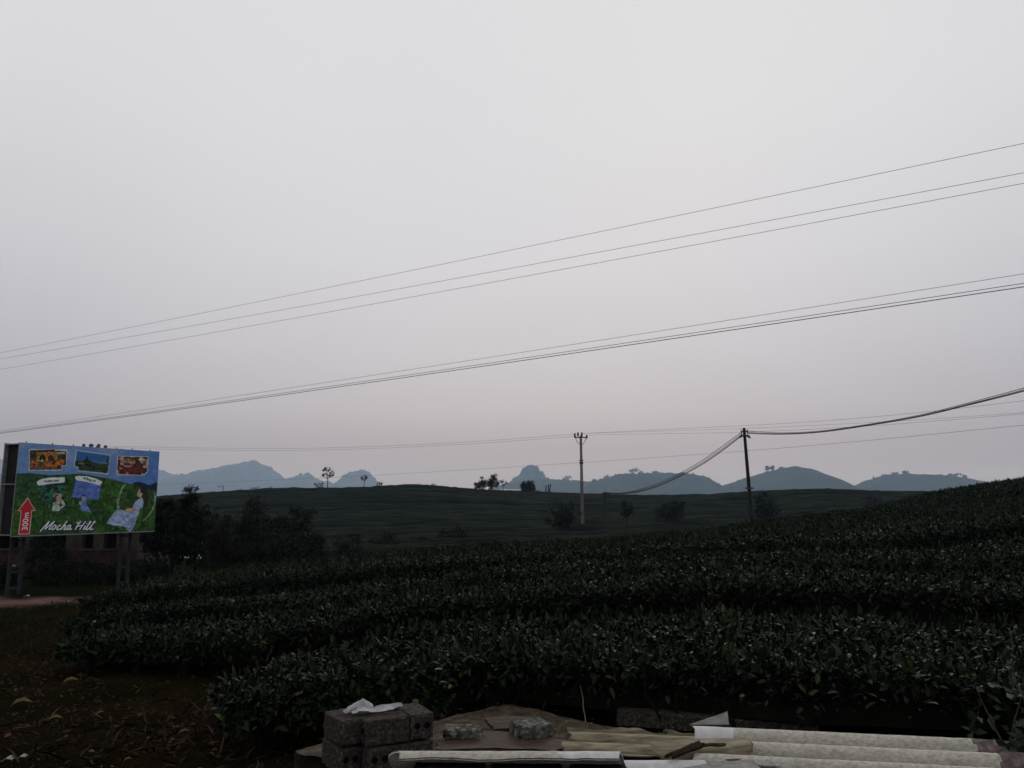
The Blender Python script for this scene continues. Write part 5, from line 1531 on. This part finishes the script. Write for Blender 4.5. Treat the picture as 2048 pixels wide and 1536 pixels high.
# long rough stone block behind the sheets
e1, e2 = flatp(1238, 1449, .17), flatp(1645, 1476, .19)
dv = Vector((e2.x - e1.x, e2.y - e1.y, 0)); rz_ = math.atan2(dv.y, dv.x)
cm = (e1 + e2) / 2
block('stone_block', (cm.x + .02, cm.y + .12, .165), dv.length, .25, .098, rz_, 'long rough stone beam lying behind the yellowish sheet at the foot of the tea', 'stone beam', None, 41, False, 'block')

# dry grass stalk, pebbly crumbs, fallen leaves, litter, weeds
M['straw'] = mat('dry_straw', [(.3, (.16, .12, .07)), (.7, (.30, .24, .16))], scale=30, rough=.9, spec=.1)
M['grass'] = mat('weed_grass', [(0, (.006, .008, .003)), (.6, (.015, .016, .006)), (1, (.034, .028, .012))], attr='tint', rough=.8, spec=.1)
M['dead'] = mat('dead_leaf', [(0, (.010, .007, .005)), (.6, (.036, .021, .012)), (1, (.12, .07, .04))], attr='tint', rough=.85, spec=.1)
pa_ = flatp(1172, 1441, SZ)
b = MB(); b.tube([(0, 0, -.1), (-.005, 0, .02), (-.018, 0, .09), (-.016, 0, .13), (-.035, 0, .22)], [.004, .004, .003, .0025, .001], 5)
thing(b.build('grass_stalk', M['straw'], None, loc=pa_), 'single dry stalk standing at the edge of the brown slab', 'stalk')
# crumbs on slab and boards
rg = np.random.default_rng(5)
n = 2200
uu, vv = rg.random(n), rg.random(n)
P = quad(uu[None], vv[None])[0]; P[:, 2] += .012
Aq = unit(rg.normal(0, 1, (n, 3)) * [1, 1, .15]); Nq = unit(rg.normal(0, .25, (n, 3)) + [0, 0, 1])
ll = rg.uniform(.008, .035, n)
me = leaf_mesh('debris', P, Aq, Nq, ll, ll * rg.uniform(.1, .5, n), rg.beta(1.2, 1.3, n), M['dead'], False)
thing(link('debris', me), 'dry leaf crumbs and straw scattered over the brown slab', 'debris', kind='stuff')
# weeds and dead leaves over the yard on the left
n = 26000
x = rg.uniform(-9, 1.0, n); y = rg.uniform(3.6, 17.0, n)
ok = (fnoise(x * .9, y * .9, 3) + rg.normal(0, .25, n) > -.05) & (np.abs(x / y) < .75)
x, y = x[ok], y[ok]; n = len(x)
P = np.stack([x, y, gz(x, y) - .005], -1)
Aq = unit(rg.normal(0, 1, (n, 3)) * [1, 1, .3] + [0, 0, .75]); Nq = unit(rg.normal(0, 1, (n, 3)))
ll = rg.uniform(.03, .11, n) * (1 + y * .02)
me = leaf_mesh('grass', P, Aq, Nq, ll, ll * .11, np.clip(rg.beta(2, 3, n), 0, 1), M['grass'], False)
thing(link('grass', me), 'sparse dark weeds on the bare yard soil', 'grass', kind='stuff')
n = 900
x = rg.uniform(-6, .6, n); y = 4.0 + rg.gamma(2.0, 1.5, n)
ok = (np.abs(x / y) < .75) & (y < 16)
x, y = x[ok], y[ok]; n = len(x)
P = np.stack([x, y, gz(x, y) + .035], -1)
Aq = unit(rg.normal(0, 1, (n, 3)) * [1, 1, .25]); Nq = unit(rg.normal(0, .45, (n, 3)) + [0, 0, 1])
ll = rg.uniform(.025, .085, n)
me = leaf_mesh('fallen_leaves', P, Aq, Nq, ll, ll * rg.uniform(.25, .55, n), np.clip(rg.beta(1.6, 3.2, n), 0, 1), M['dead'], True)
thing(link('fallen_leaves', me), 'brown fallen leaves scattered over the yard', 'fallen leaves', kind='stuff')
n = 1100                                             # broken stems lying in the weeds between the tea end and the blocks
cx0 = flatp(430, 1470, 0); x = rg.normal(cx0.x, .75, n); y = rg.normal(cx0.y, .45, n)
P = np.stack([x, y, gz(x, y) + rg.uniform(.0, .05, n)], -1)
Aq = unit(rg.normal(0, 1, (n, 3)) * [1, 1, .45] + [0, 0, .15]); Nq = unit(rg.normal(0, 1, (n, 3)) + [0, 0, .5])
ll = rg.uniform(.05, .20, n)
me = leaf_mesh('broken_stems', P, Aq, Nq, ll, ll * .035, np.clip(rg.beta(1.3, 2.2, n), 0, 1), M['dead'], True)
thing(link('broken_stems', me), 'tangle of dry broken stems in the weeds beside the blocks', 'dry stems', kind='stuff')
n = 9000                                             # clods and pebbles of the bare soil
x = rg.uniform(-8, .8, n); y = 3.7 + rg.gamma(1.7, 2.2, n)
ok = (np.abs(x / y) < .75) & (y < 16); x, y = x[ok], y[ok]; n = len(x)
P = np.stack([x, y, gz(x, y)], -1); r_ = rg.gamma(2, .0035, n) + .003
T = np.array([(-1, -.7, 0), (1, -.8, 0), (.9, .8, 0), (-.9, .9, 0), (.1, 0, 1.1)]); a_ = rg.uniform(0, 6.28, n)
TX = T[None, :, 0] * np.cos(a_)[:, None] - T[None, :, 1] * np.sin(a_)[:, None]; TY = T[None, :, 0] * np.sin(a_)[:, None] + T[None, :, 1] * np.cos(a_)[:, None]
Vc = np.stack([P[:, None, 0] + TX * r_[:, None], P[:, None, 1] + TY * r_[:, None], P[:, None, 2] + T[None, :, 2] * r_[:, None]], -1) + rg.normal(0, .002, (n, 5, 3))
fc = (np.array([(0, 1, 4), (1, 2, 4), (2, 3, 4), (3, 0, 4)])[None] + (np.arange(n) * 5)[:, None, None]).reshape(-1, 3)
M['clod'] = mat('soil_clod', [(.3, (.010, .007, .004)), (.7, (.030, .020, .012))], scale=7, rough=1, spec=.05)
thing(link('soil_clods', np_mesh('soil_clods', Vc.reshape(-1, 3), [fc], M['clod'])), 'small clods and pebbles on the bare yard soil', 'soil', kind='stuff')
M['litter'] = mat('pale_litter', [(.3, (.16, .15, .15)), (.7, (.32, .31, .30))], scale=30, rough=.8, spec=.2)
for q, (px, py, w, lab) in enumerate(((20, 1478, 22, 'crumpled pale scrap at the picture edge on the yard'), (48, 1473, 16, 'small pale scrap on the yard, next to the crumpled one'), (514, 1443, 12, 'white scrap in the weeds under the tea'),
                                      (53, 1194, 10, 'white litter at the foot of the billboard leg'), (26, 1133, 8, 'white scrap caught in the bushes behind the billboard leg'), (188, 1246, 6, 'tiny white scrap at the end of the second tea row'))):
    d = {0: 5.2, 1: 5.25, 2: 5.9, 3: 17.3, 4: 19.2, 5: 7.6}[q]
    p = at(px, py, d)
    if q < 4: p.z = G(p.x, p.y) + .04
    w_ = S(w, d) / 2
    chip('litter_scrap', lab, [p + Vector((-w_, -w_ * .6, 0)), p + Vector((w_ * .8, -w_ * .3, .012)), p + Vector((w_, w_ * .5, .02)), p + Vector((-w_ * .4, w_ * .6, .015))], .004, 'litter', 50 + q, 'litter', 'scraps of litter', n=8, bend=w_ * .4, jag=.06)
for nm_, c0_, c1_ in (('dead_red', (.06, .028, .018), (.11, .055, .035)), ('dead_pale', (.16, .13, .09), (.24, .2, .15)), ('dead_tan', (.055, .038, .016), (.10, .072, .034))):
    M[nm_] = mat(nm_ + '_leaf', [(.3, c0_), (.7, c1_)], scale=40, rough=.85, spec=.1)
# bigger curled dead leaves that can be told apart
for q, (px, py, w, lab) in enumerate(((368, 1457, 22, 'curled reddish dead leaf among the weeds'), (345, 1474, 16, 'pale dry leaf standing beside the reddish one'), (430, 1494, 12, 'small reddish dead leaf nearest the mossy slab'), (256, 1513, 16, 'orange dead leaf low in the yard'),
                                      (182, 1500, 18, 'tan dead leaf in the yard beside the orange one'), (140, 1372, 28, 'long tan leaf on the bare soil under the tea end'), (42, 1415, 38, 'long ochre leaf on the soil below the earth path'), (110, 1440, 26, 'broad ochre leaf between the litter and the weeds'), (200, 1427, 16, 'brown leaf at the edge of the hedge shade'))):
    p = flatp(px, py, .05); p.z = G(p.x, p.y) + .045
    w_ = S(w, p.y) / 2
    v = LF_V.copy(); v[:, 1] *= .5; v[:, 2] += np.sin(v[:, 0] * 3) * .16 + v[:, 1] ** 2 * .9
    me = np_mesh('dead_leaf', (v - [.5, 0, 0]) * w_ * 2, [LF_T, LF_Q], M[['dead_red', 'dead_pale', 'dead_red', 'dead_red', 'dead_tan', 'dead_tan', 'dead_tan', 'dead_tan', 'dead_tan'][q]], smooth=True)
    o = thing(link('dead_leaf', me, None, p), lab, 'dead leaf', 'single dead leaves on the yard')
    o.rotation_euler = (.25, -.25, [.3, 1.2, .2, .4, -.2, .35, .3, .2, .6][q])
# fresh green weed at the corner, in front of the broad hedge
p = Vector((2.75, 4.55, G(2.75, 4.55)))
tree('weed_bush', 'fresh green leafy weed at the corner beside the broken sheet end', 'shrub', p, .25, [(.25, 0, .28, .3, .25, .28), (.05, .1, .42, .25, .25, .2), (.45, .1, .5, .3, .3, .25)], 520, .085, mat('weed_leaf', [(0, (.007, .014, .005)), (.6, (.018, .034, .012)), (1, (.05, .085, .03))], attr='tint', rough=.5, spec=.3, transl=.15), 81, r0=.012, clumps=12)

# ------------------------------------------------------------------ hazy air
hz = MB(); hz.box((0, 3100, 125), (14400, 8200, 300))
hm = bpy.data.materials.new('haze'); hm.use_nodes = True
hn, hlk = hm.node_tree.nodes, hm.node_tree.links
hn.clear()
ho = hn.new('ShaderNodeOutputMaterial')
hv = hn.new('ShaderNodeVolumePrincipled')
hv.inputs['Density'].default_value = .00023
hv.inputs['Color'].default_value = (.50, .70, 1.0, 1)
hv.inputs['Absorption Color'].default_value = (1, 1, 1, 1)
hv.inputs['Anisotropy'].default_value = .3
hlk.new(hv.outputs[0], ho.inputs['Volume'])
haze = hz.build('haze', hm)
thing(haze, 'thin blue haze over the whole valley', 'haze', kind='stuff')
